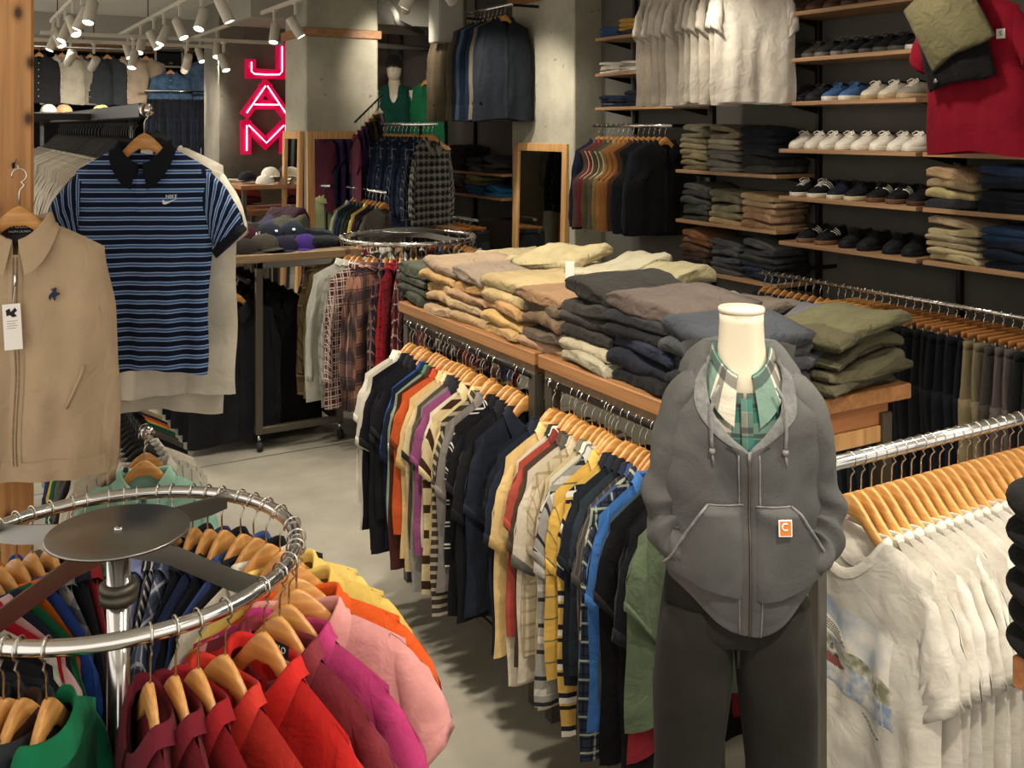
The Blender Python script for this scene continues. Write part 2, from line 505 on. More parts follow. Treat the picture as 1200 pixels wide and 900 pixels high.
    def crew(s):
        b = B(); pts = []
        n = 36
        rows = []
        for i in range(n + 1):
            ph = -PI / 2 + 2 * PI * i / n
            sg = sin(ph)
            dz = -(s.dip if sg < 0 else .018) * sg * sg
            r = []
            for sc, d in ((1.02, -.012), (1.0, .0), (.93, .006), (.88, .004), (.9, -.006)):
                r.append((s.neck * sc * cos(ph), s.tn * 1.05 * (1 + (sc - 1) * 1.5) * sg, s.z0 + dz + d + (.012 * (sg < 0)) * (1.02 - sc) * sg * -4))
            rows.append(r)
        b.grid(rows)
        return b.mesh('neckband', M['cloth'])

def put(g, name, label, cat, loc, rot, cols, group=None, mats=None):
    """one garment: its empty and its parts; cols = {part: hex} with '' as the default, mats likewise"""
    t = thing(name, label, cat, loc, rot, group)
    mats = mats or {}
    for pn, me in g.parts:
        c = cols.get(pn, cols.get('', '#888888'))
        m = mats.get(pn, mats.get('')) if pn != 'button' else None
        obj(pn, me, t, color=c, mat=m)
    return t
# ------------------------------------------------------------------ the room
ZC = 3.3
struct('floor', B().box(-1.9, -2.3, -.1, 6.2, 16.2, 0), M['floor'])
struct('ceiling', B().box(-1.9, -2.3, ZC, 6.2, 16.2, ZC + .15), M['ceil'])
struct('wall_right', B().box(4.72, -2.3, 0, 4.92, 16.2, ZC), M['wall'])
struct('wall_back', B().box(-1.9, 15.0, 0, 6.2, 15.2, ZC), M['wall'])
struct('wall_partition', B().box(3.02, 11.2, 0, 4.7, 11.35, ZC), M['rough'])
struct('trim_1', B().box(.2, 14.2, 2.98, 3.02, 14.3, 3.16, .01), M['oak'])
struct('ceiling_beam', B().box(-1.85, 12.6, 3.04, 3.3, 13.1, ZC), M['paint'])
struct('ceiling_beam', B().box(2.4, 8.9, 2.96, 4.7, 9.8, ZC), M['paint'])
# square concrete columns and the knotty timber post
struct('concrete_column', B().box(2.815, 8.6, 0, 3.515, 9.22, ZC, .012), M['column'])
struct('concrete_column', B().box(4.45, 6.69, 0, 4.73, 7.71, ZC, .01), M['column'])
struct('trim_2', B().box(2.78, 8.57, 2.78, 3.54, 9.25, 2.86, .006), M['oak'])
struct('trim_3', B().box(4.42, 6.66, 3.05, 4.72, 7.75, 3.2, .006), M['oak'])
struct('timber_post', B().box(-.13, 3.05, 0, .215, 3.39, ZC, .008), M['pine'])
# ceiling services
b = B()
b.tube([(2.45, 7.9, 3.12), (3.25, 8.05, 3.12), (3.42, 8.1, 3.08), (3.5, 8.15, 2.97), (3.62, 8.4, 2.93), (4.3, 9.3, 2.93)], .028, 10)
t = obj('conduit_pipe', b.mesh('pipe', M['duct'])); tag(t, 'grey conduit pipe bending under the ceiling beside the concrete column', 'pipe')
b = B().tube([(3.5, 9.6, 2.83), (4.7, 10.0, 2.83)], .03, 10)
t = obj('conduit_pipe', b.mesh('pipe', M['duct'])); tag(t, 'pale straight pipe crossing behind the capped mannequin', 'pipe')
b = B().tube([(3.6, 9.2, 3.14), (4.15, 10.1, 3.14)], .16, 20)
t = thing('air_duct', 'round pale air duct under the ceiling behind the capped mannequin', 'duct')
obj('duct_tube', b.mesh('duct_tube', M['duct']), t)
obj('collar', B().tube([(3.66, 9.3, 3.14), (3.70, 9.36, 3.14)], .175, 20).mesh('duct_collar', M['duct']), t)
t = thing('equipment_box', 'grey metal equipment box hung beside the high jacket rail', 'box', (3.93, 8.0, 2.86))
obj('casing', B().box(-.13, -.1, -.14, .13, .1, .3, .008).mesh('casing', M['greyplastic'], False), t)
obj('cover', B().box(-.11, -.106, -.12, .11, -.1, .28, .004).mesh('cover', M['greyplastic'], False), t)
obj('side_flange', B().box(.13, -.1, -.14, .16, .1, .3, .004).mesh('side_flange', M['darkmetal'], False), t)
t = thing('air_conditioner', 'square pale air conditioning cassette in the ceiling', 'air conditioner', (1.42, 8.9, 3.3))
obj('panel', B().box(-.55, -.5, -.075, .55, .5, -.004, .02).mesh('cassette_panel', M['greyplastic'], False), t)
obj('grille', B().box(-.26, -.26, -.085, .26, .26, -.065, .01).mesh('cassette_grille', M['duct'], False), t)
for s in (-1, 1):
    obj('louver', B().box(-.34, s * .39 - .03, -.08, .34, s * .39 + .03, -.065, .004).mesh('cassette_louver', M['duct'], False), t)

# ------------------------------------------------------------------ lighting tracks and spot lamps
LB = B().lathe([(.001, .09), (.037, .09), (.041, .085), (.041, -.09), (.039, -.094), (.037, -.09), (.036, -.078)], 20).mesh('lamp_body', M['lampbody'])
LL = B().lathe([(.001, -.085), (.0365, -.085), (.0365, -.08), (.001, -.08)], 20).mesh('lamp_lens', M['lens'])
LA = B().box(-.012, -.012, .1, .012, .012, .2, .003)
LA.box(-.02, -.05, .19, .02, .05, .215, .004)
LA = LA.mesh('lamp_arm', M['lampbody'], False)
nlamp = 0
TRK = {}
for X, nm in ((.9, 'first'), (1.7, 'second'), (2.5, 'third'), (3.4, 'fourth')):
    t = thing('lighting_track', f'white ceiling lighting track, {nm} from the timber post side of the shop', 'track', (X, 0, 3.22 if X > 3 else 3.0), (0, 0, 0), 'ceiling lighting tracks')
    y1 = {.9: 10.6, 1.7: 11.8, 2.5: 12.3, 3.4: 11.0}[X]  # fourth track is prolonged to carry the added lamps at the back
    obj('rail', B().box(-.016, -1.6, -.018, .016, y1, .018, .003).mesh('track_rail', M['lampbody'], False), t)
    for y in (0, 2.5, 5, 7.6, 10):
        if y < y1: obj('rod', B().tube([(0, y, .018), (0, y, ZC - 3.0 if X < 3 else ZC - 3.22)], .006, 6).mesh('track_rod', M['darkmetal']), t)
for yy in (9.9, 10.7):
    t = thing('lighting_track', f'white lighting track crossing the shop in front of the back display, {"nearer" if yy < 10 else "farther"} of two', 'track', (0, yy, 2.82), (0, 0, 0), 'ceiling lighting tracks')
    obj('rail', B().box(.75, -.016, -.018, 3.0, .016, .018, .003).mesh('track_rail', M['lampbody'], False), t)
    for x in (1.2, 2.6): obj('rod', B().tube([(x, 0, .018), (x, 0, ZC - 2.82)], .006, 6).mesh('track_rod', M['darkmetal']), t)

def lamp(X, Y, tilt, yaw, W, label, z=2.93, cone=84):
    global nlamp
    t = thing('track_spotlight', label, 'spotlight', (X, Y, z - .22), (0, 0, 0), 'track spotlights')
    o = obj('lamp_body', LB, t, rot=(rad(tilt), 0, rad(yaw)))
    obj('lens', LL, o)
    obj('arm', LA, t)
    if W:
        l = bpy.data.lights.new('spot', 'SPOT'); l.energy = W; l.spot_size = rad(cone); l.spot_blend = .9; l.shadow_soft_size = .06
        l.color = (1.0, .91, .78)
        lo = bpy.data.objects.new('spot_bulb', l); COL.objects.link(lo); lo.parent = o; lo.location = (0, 0, -.115)
    nlamp += 1
    return t
K = .5
# tilt about x then yaw: a lamp with yaw 0 and tilt +t throws towards +Y
def row(X, ys, nm, seedlist, z=3.0):
    for i, (y, tl, yw, w) in enumerate(zip(ys, *zip(*seedlist))):
        lamp(X, y, tl, yw, w * K, f'white cylindrical track spotlight, {nth(i + 1)} from the near end of the {nm} lighting track', z)
row(.9, (.3, 1.9, 3.4, 4.6, 5.6, 7.6, 8.1, 8.7, 9.3, 9.9, 10.4), 'first', [(30, -30, 260), (25, -60, 240), (20, -100, 220), (22, -110, 220), (35, -60, 220), (28, 150, 160), (25, 100, 0), (35, 200, 160), (30, 130, 0), (30, 220, 160), (25, 110, 0)])
row(1.7, (.2, 1.3, 2.5, 3.7, 4.6, 5.4, 7.0, 7.7, 8.5, 9.2, 9.7, 10.4, 11.2), 'second', [(30, 200, 160), (20, -60, 130), (22, -80, 110), (25, -60, 110), (20, 90, 110), (25, 100, 50), (25, -120, 200), (32, 140, 0), (30, 210, 180), (30, 120, 0), (28, 230, 160), (30, 150, 0), (30, 200, 180)])
row(2.5, (.0, 1.0, 2.1, 3.1, 4.0, 4.9, 5.6, 7.9, 8.5, 10.6, 11.4), 'third', [(35, 60, 200), (34, 90, 200), (32, 80, 85), (30, 80, 85), (30, 70, 90), (20, 60, 110), (25, 60, 130), (32, 240, 0), (25, 150, 180), (28, 160, 160), (30, 200, 0)])
row(3.4, (.6, 1.9, 3.1, 4.2, 5.3, 6.3, 6.9, 7.7, 10.3, 10.8), 'fourth', [(40, -90, 80), (36, -90, 90), (38, -90, 90), (38, -90, 90), (36, -80, 90), (34, -70, 110), (42, -75, 190), (64, -22, 150), (30, -60, 220), (40, 60, 140)], 3.22)  # the far lamps here are added to brighten the dark back corner
for i, (x, y, tl, yw) in enumerate(((1.0, 9.9, 60, 10), (1.55, 9.9, 28, 150), (2.05, 9.9, 60, -5), (2.4, 9.9, 30, 200))):
    lamp(x, y, tl, yw, 340 * K if i % 2 == 0 else 0, f'white cylindrical track spotlight, {nth(i + 1)} from the timber post on the nearer cross track', 2.82)
for i, (x, y, tl, yw) in enumerate(((1.3, 10.7, 62, 10), (2.2, 10.7, 60, 0), (2.85, 10.7, 62, 12))):
    lamp(x, y, tl, yw, 380 * K, f'white cylindrical track spotlight, {nth(i + 1)} from the timber post on the farther cross track', 2.82)

w = bpy.data.worlds.new('World'); SC.world = w; w.use_nodes = True
w.node_tree.nodes['Background'].inputs[0].default_value = (1, .92, .82, 1)
w.node_tree.nodes['Background'].inputs[1].default_value = 1.45

# ------------------------------------------------------------------ camera
cam = bpy.data.cameras.new('camera'); co = bpy.data.objects.new('camera', cam); COL.objects.link(co)
co.location = (0, 0, 1.95); co.rotation_euler = (rad(90), 0, rad(-30))
cam.lens = 34.5; cam.sensor_width = 36; cam.sensor_fit = 'HORIZONTAL'; cam.shift_y = -.25; cam.clip_start = .05
SC.camera = co
vs = SC.view_settings
vs.view_transform = 'Standard'; vs.look = 'None'; vs.gamma = 1; vs.use_curve_mapping = False; vs.exposure = 0
SC.cycles.use_denoising = True

# ------------------------------------------------------------------ garment patterns
def variants(n, **k): return [G(seed=1 + i * 1.37, **k) for i in range(n)]
POLO = [G(seed=1 + i * 1.37, T=.017, L=l, slen=s, drop=d, spread=p, cuffs=True) for i, (l, s, d, p) in enumerate(((.58, .19, .06, .5), (.64, .23, .07, .35), (.61, .21, .075, .3), (.67, .25, .065, .45), (.55, .18, .07, .4)))]
POLOL = [G(seed=1.6 + i * 1.71, T=.017, L=l, slen=s, drop=d, spread=p, cuffs=True) for i, (l, s, d, p) in enumerate(((.74, .22, .07, .3), (.69, .27, .065, .4), (.71, .2, .075, .5)))]
TEE = variants(3, T=.017, L=.66, collar='crew', spread=.5)
WTEE = variants(5, T=.013, L=.74, collar='crew', sw=.23, bw=.265, slen=.25, spread=.5, dip=.09, neck=.118, z0=-.15, drop=.05, wr=.012, fold=.014)
FLANS = variants(5, T=.018, L=.70, sl='long', collar='shirt', slen=.56, full=True, spread=.6, wr=.01)
FLAN = variants(5, T=.02, L=.84, sw=.235, bw=.28, sl='long', collar='shirt', slen=.64, full=True, spread=.6, wr=.01)
JACK = variants(3, T=.03, L=.66, sl='long', collar='shirt', slen=.58, full=True, spread=.7, wr=.012, hemband=.05)
COAT = variants(3, T=.035, L=.86, sw=.225, bw=.275, sl='long', collar='shirt', slen=.66, full=True, spread=.5, wr=.012)
VEST = variants(3, T=.026, L=.64, sl='none', collar='shirt', sw=.205, bw=.265, full=True, wr=.01)
FAR = [G(seed=3.1 + i, T=.018, L=.70, nu=14, nv=12, collar='polo', placket=False) for i in range(2)]
FARL = [G(seed=5.1 + i, T=.022, L=.68, nu=14, nv=12, sl='long', collar='shirt', placket=True, full=True, spread=.5) for i in range(2)]

def pants_mesh(seed, L=.98, w=.2, leg=.105):
    b = B(); z0 = -.115
    def ring(z, x0, x1, th, n=18, ph=0):
        r = []
        for j in range(n):
            a = 2 * PI * j / n
            x = (x0 + x1) / 2 + (x1 - x0) / 2 * (abs(cos(a)) ** .8) * (1 if cos(a) > 0 else -1)
            y = th * sin(a) + .012 * sin(x * 22 + z * 5 + seed) * min(1, (z0 - z) * 3) + .006 * noise.noise(Vector((x * 9, z * 6, seed + sin(a))))
            r.append((x, y, z + .004 * sin(x * 15 + seed)))
        return r
    b.loft([ring(z0 - .28 * t, -w * (1 + .12 * t), w * (1 + .12 * t), .016 + .012 * t) for t in [i / 6 for i in range(7)]])
    for s in (-1, 1):
        rs = []
        for i in range(15):
            t = i / 14
            xo = w * (1.12 - .22 * t); xi = .004 + .02 * t
            rs.append(ring(z0 - .25 - (L - .25) * t, *(sorted((s * xi, s * xo))), .026 - .006 * t))
        b.loft(rs)
    wb = B().loft([ring(z, -w * 1.01, w * 1.01, .0185) for z in (z0 + .004, z0 - .018, z0 - .036)])
    return b.mesh('trouser_body', M['cloth']), wb.mesh('waistband', M['cloth'])
PANTS = [pants_mesh(1.0 + i * 2.1, .92 + .04 * i) for i in range(3)]
def put_pants(i, label, loc, rot, col, group, mat=None, tagged=False):
    me = PANTS[i % 3]
    t = thing('hanging_trousers', label, 'trousers', loc, rot, group)
    obj('legs', me[0], t, color=col, mat=mat); obj('waistband', me[1], t, color=col, mat=mat)
    return t

# ------------------------------------------------------------------ folded clothes
def fold_mesh(seed, w=.25, d=.33, h=.04, puff=1.0, wr=1.0):
    rng = random.Random(seed); b = B(); rows = []
    nx = 20
    ph = rng.random() * 9
    for i in range(nx + 1):
        x = -w / 2 + w * i / nx
        e = 1 - abs(2 * i / nx - 1) ** 6 * .3
        loop = []
        k = 8
        hh = h * e * (1 + .14 * sin(x * 17 + ph))
        sag = .25 * h * sin(x * 11 + ph * 2) * wr
        yf = -d / 2 + .012 * sin(x * 14 + ph * 3) * wr
        pts = []
        for j in range(5): pts.append((d / 2 - (d - hh / 2) * j / 4, 0))
        for j in range(k + 1):
            a = -PI / 2 - PI * j / k
            bul = 1 - .32 * math.exp(-((j - k * .5) / 1.0) ** 2) if seed % 2 else 1 + .1 * sin(j * 1.1 + ph)
            pts.append((yf + hh / 2 + hh / 2 * cos(a) * bul * 1.05, hh / 2 + hh / 2 * sin(a)))
        for j in range(1, 9): pts.append((yf + hh / 2 + (d - hh / 2) * j / 8, hh))
        pts.append((d / 2, hh / 2))
        for (y, z) in pts:
            q = z / max(h, 1e-4)
            n = noise.noise(Vector((x * 11, y * 9, seed * 3.3 + z * 25))) * .006 * wr + noise.noise(Vector((x * 26, y * 20, seed * 1.3 + z * 40))) * .003 * wr
            pf = (puff - 1) * h * math.exp(-((y + d * .1) / (d * .33)) ** 2) * (1 - (2 * x / w) ** 2) if q > .6 else 0
            loop.append((x + n * .5, y + n * .8, z + (n + pf) * (q > .1) + sag * (1 if q > .05 else .8)))
        rows.append(loop)
    b.loft(rows)
    return b.mesh('folded_garment', M['twill'])
FOLD = [fold_mesh(i + 1) for i in range(8)]
PUFF = [fold_mesh(20 + i, h=.05, puff=1.12, wr=1.5) for i in range(4)]
CRUMP = [fold_mesh(40 + i, h=.05, puff=1.1, wr=2.6) for i in range(4)]
nf = 0
def stack(x, y, z, rz, items, label, group, what='trousers', w=.25, d=.33, h=.04, top=True, name='folded_trousers', kinds=None, jit=1.0):
    """items bottom to top: (hex, colour words)"""
    global nf
    zz = z
    n = len(items)
    for i, (hx, cw) in enumerate(items):
        last = i == n - 1
        ms = kinds or (PUFF if last and top else FOLD)
        me = ms[nf % len(ms)]; nf += 1
        hh = h * (1 + .15 * R.uniform(-1, 1)); base = .05 if ms is not FOLD else .04
        where = 'on top of' if last else 'at the bottom of' if i == 0 else nth(i + 1) + ' up in'
        o = obj(name, me, None, (x + R.uniform(-.008, .008) * jit, y + R.uniform(-.006, .006) * jit, zz), (0, 0, rz + R.uniform(-.04, .04) * jit), hx,
                scale=(w / .25 * R.uniform(.97, 1.03), d / .33 * R.uniform(.97, 1.02), hh / base * (1.0 if last and top else 1)))
        tag(o, f'{cw} folded {what}, {where} {label}', what, group)
        zz += hh * .97
    return zz

# ------------------------------------------------------------------ the two long display tables with hanging rails
def display_table(y0, y1, label, apron_end=False):
    t = thing('display_table', label, 'display table', (1.70, y0, 0))
    L = y1 - y0
    obj('tabletop', B().box(0, 0, 1.155, .76, L, 1.2, .004).mesh('tabletop', M['oak'], False), t)
    obj('apron', B().box(.015, .02, 1.075 + .045, .03, L - .02, 1.155, .002).mesh('apron', M['greywood'], False), t)
    obj('end_apron', B().box(.03, .035, 1.085, .70, .055, 1.155, .002).mesh('end_apron', M['redwood'], False), t)
    obj('end_bar', B().box(.03, .03, 1.035, .70, .06, 1.083, .002).mesh('end_bar', M['frame'], False), t)
    for x in (.015, .66):
        for y in (.02, L - .06):
            obj('leg', B().box(x, y, 0, x + .04, y + .04, 1.12, .002).mesh('table_leg', M['darkmetal'], False), t)
    obj('lower_bar', B().box(.03, L / 2 - L / 2 + .06, .1, .045, L - .06, .13, .002).mesh('lower_bar', M['darkmetal'], False), t)
    obj('hanging_rail', B().tube([(.02, .04, 1.0), (.02, L - .04, 1.0)], .0135, 12).mesh('hanging_rail', M['blackmetal']), t)
    return t
RZ = 1.115
def fixrail(t):
    for o in t.children:
        if o.name.startswith('hanging_rail'): o.location.z = RZ - 1.0
t1 = display_table(2.80, 3.93, 'long wooden display table with a garment rail, the farther of the two'); fixrail(t1)
t2 = display_table(1.91, 2.775, 'wooden display table with a garment rail behind the hooded mannequin'); fixrail(t2)
# stacks on the tables
TZ = 1.2
gt = 'folded trousers on the long tables'
BEI = [('b2936b', 'beige'), ('a98a61', 'tan'), ('b79a70', 'sand'), ('ad8e66', 'beige'), ('bfa47c', 'light beige'), ('9a8a78', 'taupe beige')]
def S2(*a): return list(a)
front = [
 (3.845, .24, [('3c3d35', 'olive'), ('3f4138', 'dark olive'), ('44463b', 'olive grey'), ('42463a', 'grey green')], 'the short olive stack at the far table end', .045),
 (3.585, .25, [('a48a6b', 'fawn'), ('b4966e', 'tan'), ('b8986a', 'sandy'), ('b0905e', 'tan'), ('8d7a64', 'greyish beige')], 'the beige stack beside the short olive one', .043),
 (3.32, .25, [('ab9069', 'tan'), ('b79d78', 'sand'), ('a78667', 'dusty brown'), ('b08656', 'camel'), ('877868', 'greyish taupe')], 'the beige stack with a taupe top', .045),
 (3.06, .25, [('b09161', 'khaki'), ('bd9c63', 'yellowish khaki'), ('a9845a', 'camel'), ('b09a6e', 'khaki'), ('9c8a64', 'pale khaki')], 'the khaki stack amid the long table', .046),
 (2.805, .24, [('a3866a', 'fawn'), ('5a4d40', 'dark brown'), ('6e5a44', 'brown'), ('5c4f40', 'dark brown'), ('7d6248', 'light brown')], 'the brown stack where both tables meet', .045),
 (2.535, .25, [('a09880', 'stone'), ('a79c82', 'pale stone'), ('34312e', 'charcoal'), ('3a3834', 'charcoal'), ('3a3733', 'charcoal'), ('272522', 'near black')], 'the charcoal stack with a stone base', .043),
 (2.26, .27, [('1e1e20', 'black'), ('23252c', 'black navy'), ('2a2e3c', 'dark navy'), ('1f1f21', 'black'), ('2f3032', 'charcoal'), ('544a44', 'dusty taupe')], 'the black stack with a taupe top', .044),
 (2.03, .22, [('252628', 'black'), ('2b2d2f', 'black'), ('3a3d3f', 'dark grey'), ('45484a', 'slate grey'), ('3a3d42', 'slate grey')], 'the slate stack behind the mannequin', .046),
]
TOPZ = []
for y, w, items, lb, h in front:
    TOPZ.append(stack(1.715 + .17, y, TZ, -PI / 2, items, lb, gt, w=w, d=.34, h=h))
back = [
 (3.72, .25, [('7d7a62', 'olive'), ('a99a78', 'khaki'), ('b3a27c', 'khaki'), ('9a8d6b', 'cream')], 'the olive based back row stack', .05, None),
 (3.42, .27, [('b6a27a', 'sand'), ('c4b287', 'sand'), ('a29573', 'cream'), ('a59876', 'cream')], 'the cream back row stack', .052, None),
 (3.1, .28, [('8d8468', 'olive'), ('a79b79', 'khaki'), ('b0a585', 'stone'), ('c0b698', 'pale stone')], 'the stone back row stack', .054, None),
 (2.62, .3, [('8d8670', 'stone'), ('96907c', 'grey stone'), ('7b766a', 'grey'), ('a39b80', 'stone')], 'the stack behind the charcoal one', .038, None),
 (2.34, .26, [('5d5a55', 'grey'), ('6a655c', 'grey'), ('6f675c', 'grey brown'), ('7a6f62', 'grey brown')], 'the grey brown back row stack', .036, None),
]
for y, w, items, lb, h, kd in back:
    stack(2.19, y, TZ, -PI / 2 + .08, items, lb, gt, w=w, d=.32, h=h)
# the loosely laid pieces on top
def laid(x, y, z, rz, col, cw, w, d, h, where, me=None, nm='folded_trousers'):
    global nf
    me = me or CRUMP[nf % 4]; nf += 1; w *= .92; d *= .9; h *= .8
    o = obj(nm, me, None, (x, y, z), (R.uniform(-.04, .04), R.uniform(-.04, .04), rz), col, scale=(w / .25, d / .33, h / .05))
    return tag(o, f'{cw} trousers lying loose {where}', 'trousers', gt)
laid(2.13, 3.28, 1.415, .5, 'a89b76', 'cream', .34, .3, .05, 'on the back row of the long table')
laid(2.2, 3.0, 1.42, .2, 'a39c84', 'pale stone', .40, .24, .05, 'with one rounded end toward the wall')
laid(2.2, 2.72, 1.385, .25, '8f8768', 'khaki', .40, .2, .055, 'rolled with an open hem')
laid(2.25, 2.36, 1.345, .15, '5e544a', 'grey brown', .42, .26, .045, 'behind the taupe topped black stack')
laid(2.12, 2.5, 1.35, .1, '6f6c66', 'light grey', .34, .2, .045, 'between the grey brown and khaki pairs')
laid(2.22, 2.14, 1.335, .1, '55565a', 'mid grey', .45, .26, .05, 'just behind the neck of the mannequin')
laid(2.24, 2.06, 1.30, .1, '4b4e50', 'slate', .40, .2, .045, 'under the mid grey pair behind the neck')
ol = [('4a4636', 'dark olive'), ('423f2e', 'olive'), ('524d3a', 'olive brown'), ('4c4936', 'olive'), ('45422f', 'olive'), ('55523a', 'olive')]
stack(2.27, 2.03, TZ, .1, ol, 'the crumpled pile at the table end', gt, 'cargo trousers', w=.34, d=.25, h=.034, kinds=CRUMP, name='cargo_trousers', jit=2.5)
o = obj('price_tag', B().box(-.016, -.0008, -.03, .016, .0008, .03).mesh('price_tag', M['white'], False), None, (1.93, 2.93, 1.445), (.15, 0, -.5))
tag(o, 'small white card tag on the pale khaki trousers', 'tag')
o = obj('price_tag', B().box(-.05, -.014, 0, .05, .014, .006, .002).mesh('price_tag', M['white'], False), None, (2.05, 1.925, 1.2), (0, 0, .1))
tag(o, 'small white label lying at the end of the display table', 'tag')

# ------------------------------------------------------------------ polos on the two rails under the tables
CR = 'cream'
stripeA = stripes('cream_thin_stripe_fabric', '#c9c2ae', [(1, .11, 0, .005, '#26262a', 1), (1, .11, .12, .004, '#26262a', 1)])
stripeB = stripes('grey_check_fabric', '#8f8d86', [(1, .075, 0, .012, '#2a2a2c', 1), (1, .15, .3, .02, '#c8c4b8', .8)])
stripeY = stripes('yellow_stripe_fabric', '#c9a24c', [(1, .062, 0, .005, '#6f6a4a', 1)])
stripeY2 = stripes('yellow_navy_stripe_fabric', '#c9a453', [(1, .095, 0, .014, '#20222e', 1), (1, .095, .17, .016, '#d8d2c2', 1), (1, .095, .36, .011, '#20222e', 1)])
stripeM = stripes('pastel_blue_stripe_fabric', '#a9ad98', [(1, .2, 0, .055, '#4d5f86', 1), (1, .2, .35, .01, '#2b2d3a', 1), (1, .2, .48, .02, '#c6b6a6', 1), (1, .2, .62, .01, '#34384a', 1), (1, .2, .75, .018, '#c4c6b2', 1)])
stripeP = stripes('charcoal_pinstripe_fabric', '#45413c', [(0, .022, 0, .005, '#67625a', 1)])
stripeK = stripes('black_white_stripe_fabric', '#18181a', [(1, .075, 0, .006, '#c9c6bc', 1), (1, .075, .16, .004, '#c9c6bc', 1)])
stripeBr = stripes('brown_block_fabric', '#c9b68e', [(1, .09, 0, .03, '#3c281c', 1)])
stripeZ = stripes('dark_brown_pattern_fabric', '#3b342d', [(1, .03, 0, .012, '#a89c86', .9)])
plaidBg = plaid('beige_plaid_fabric', '#b9ab90', [(.04, 0, .008, '#8d7c60', .7)])
plaidN = plaid('navy_window_plaid_fabric', '#2d3544', [(.05, 0, .006, '#a9b09a', .8), (.025, .4, .005, '#151a24', .8)])
bayA = [ # far to near: colour, words, material, collar colour, length index
 ('d8d2c2', 'cream white', None, None), ('cfc9b8', 'off white', None, None), ('17191f', 'black', None, None), ('1c1f27', 'dark navy', None, None),
 ('1d1d20', 'black', None, None), ('1a1b1f', 'black', None, None), ('3c5d9e', 'royal blue', None, '26427e'), ('1b2233', 'navy', None, None), ('8fa289', 'sage green', None, '3f7a58'),
 ('4a2a22', 'dark rust', None, None), ('c0562a', 'orange', None, 'b5482a'), ('d6b880', 'cream yellow', None, None), ('d9c498', 'ivory', None, None),
 ('5a5044', 'dark taupe', None, '3a3530'), ('8d8b85', 'heather grey', None, '22262c'), ('8a4a72', 'plum pink', None, '20242b'), ('d6cdb4', 'ivory', None, 'cbb38a'),
 ('cfae74', 'tan yellow', 'stripeBr', None), ('d3c189', 'lemon cream', None, None), ('4a4038', 'brown patterned', 'stripeZ', None), ('77716a', 'taupe grey', None, None),
 ('18181a', 'black and white striped', 'stripeK', None), ('17171a', 'black', None, None), ('1c1d22', 'black', None, None), ('191a1d', 'black with blue emblem', None, None), ('20242e', 'dark navy', None, None)]
bayB = [
 ('1b1d24', 'black navy', None, None), ('1f2531', 'dark navy', None, None), ('d3b67c', 'cream yellow', None, None), ('d0c4ae', 'pale ivory', None, '26302a'), ('c3bba9', 'off white', None, 'd5ceb8'),
 ('a3483c', 'brick red', None, '6e2d28'), ('4b3c30', 'dark brown', None, None), ('c2b7a2', 'stone', None, '4a4a42'), ('b5a78d', 'beige plaid', 'plaidBg', None),
 ('bcae88', 'khaki cream', None, '6b6656'), ('c9c2ae', 'thin striped cream', 'stripeA', None), ('8d8a82', 'grey', None, '55544f'), ('8f8d86', 'grey checked', 'stripeB', 'a8a69e'),
 ('c9a24c', 'yellow with thin stripes', 'stripeY', 'c9aa58'), ('c9a453', 'yellow and navy striped', 'stripeY2', '1f2128'), ('1c2128', 'dark navy', None, None), ('2a3238', 'dark slate', None, '1b1c22'),
 ('45413c', 'charcoal pinstriped', 'stripeP', '23283a'), ('a9ad98', 'pastel striped', 'stripeM', '3a4468'), ('2d3544', 'navy windowpane', 'plaidN', None), ('3f6fae', 'bright blue', None, None), ('41545a', 'slate green', None, None),
 ('151618', 'black', None, None), ('141517', 'black', None, None), ('191a1c', 'black', None, None), ('8d2a32', 'red', None, None), ('5d6b52', 'olive green', None, None)]
GL = globals()
CUF = {'royal blue': '26427e', 'heather grey': '22262c', 'black': '26272a', 'ivory': '2b2a2c', 'stone': '5c5a54', 'cream yellow': 'b5975e', 'dark taupe': '2c2824', 'grey': 'b0aca0', 'khaki cream': '1f1f22', 'orange': '6d2f1a', 'sage green': 'b5c2ab', 'slate green': '20282c', 'thin striped cream': '3a3a3a', 'yellow and navy striped': '20222e'}
def bay(items, y0, y1, place, grp, hg):
    n = len(items)
    for i, (hx, cw, mk, cc) in enumerate(items):
        y = y0 + (y1 - y0) * (i + .5) / n + R.uniform(-.005, .005)
        near = n - i
        g = (POLO + POLOL)[(i * 3 + (i // 4)) % 8]
        if i in (1, 3): g = POLOL[i % 3]
        cols = {'': hx}
        if cc: cols['collar'] = cc
        cols['cuff'] = CUF.get(cw, hx)
        m = {'body': GL[mk], 'sleeve': GL[mk], 'placket': GL[mk]} if mk else {}
        if mk and cw not in CUF: m['cuff'] = GL[mk]
        if mk and not cc: m['collar'] = GL[mk]
        rz = R.uniform(-.07, .07); dx = R.uniform(-.012, .012)
        put(g, 'polo_shirt', f'{cw} polo shirt, {nth(i + 1)} from the far end of the {place}', 'polo shirt', (1.72 + dx, y, RZ), (R.uniform(-.02, .02), R.uniform(-.015, .015), rz), cols, grp, m)
        add_hanger((1.72 + dx, y, RZ), (0, 0, rz), f'wooden hanger in the {cw} polo, {nth(i + 1)} on the {place}', hg)
bay(bayA, 3.86, 2.86, 'far under-table rail', 'polo shirts on the farther rail', 'hangers on the farther under-table rail')
bay(bayB, 2.735, 1.955, 'near under-table rail', 'polo shirts on the nearer rail', 'hangers on the nearer under-table rail')

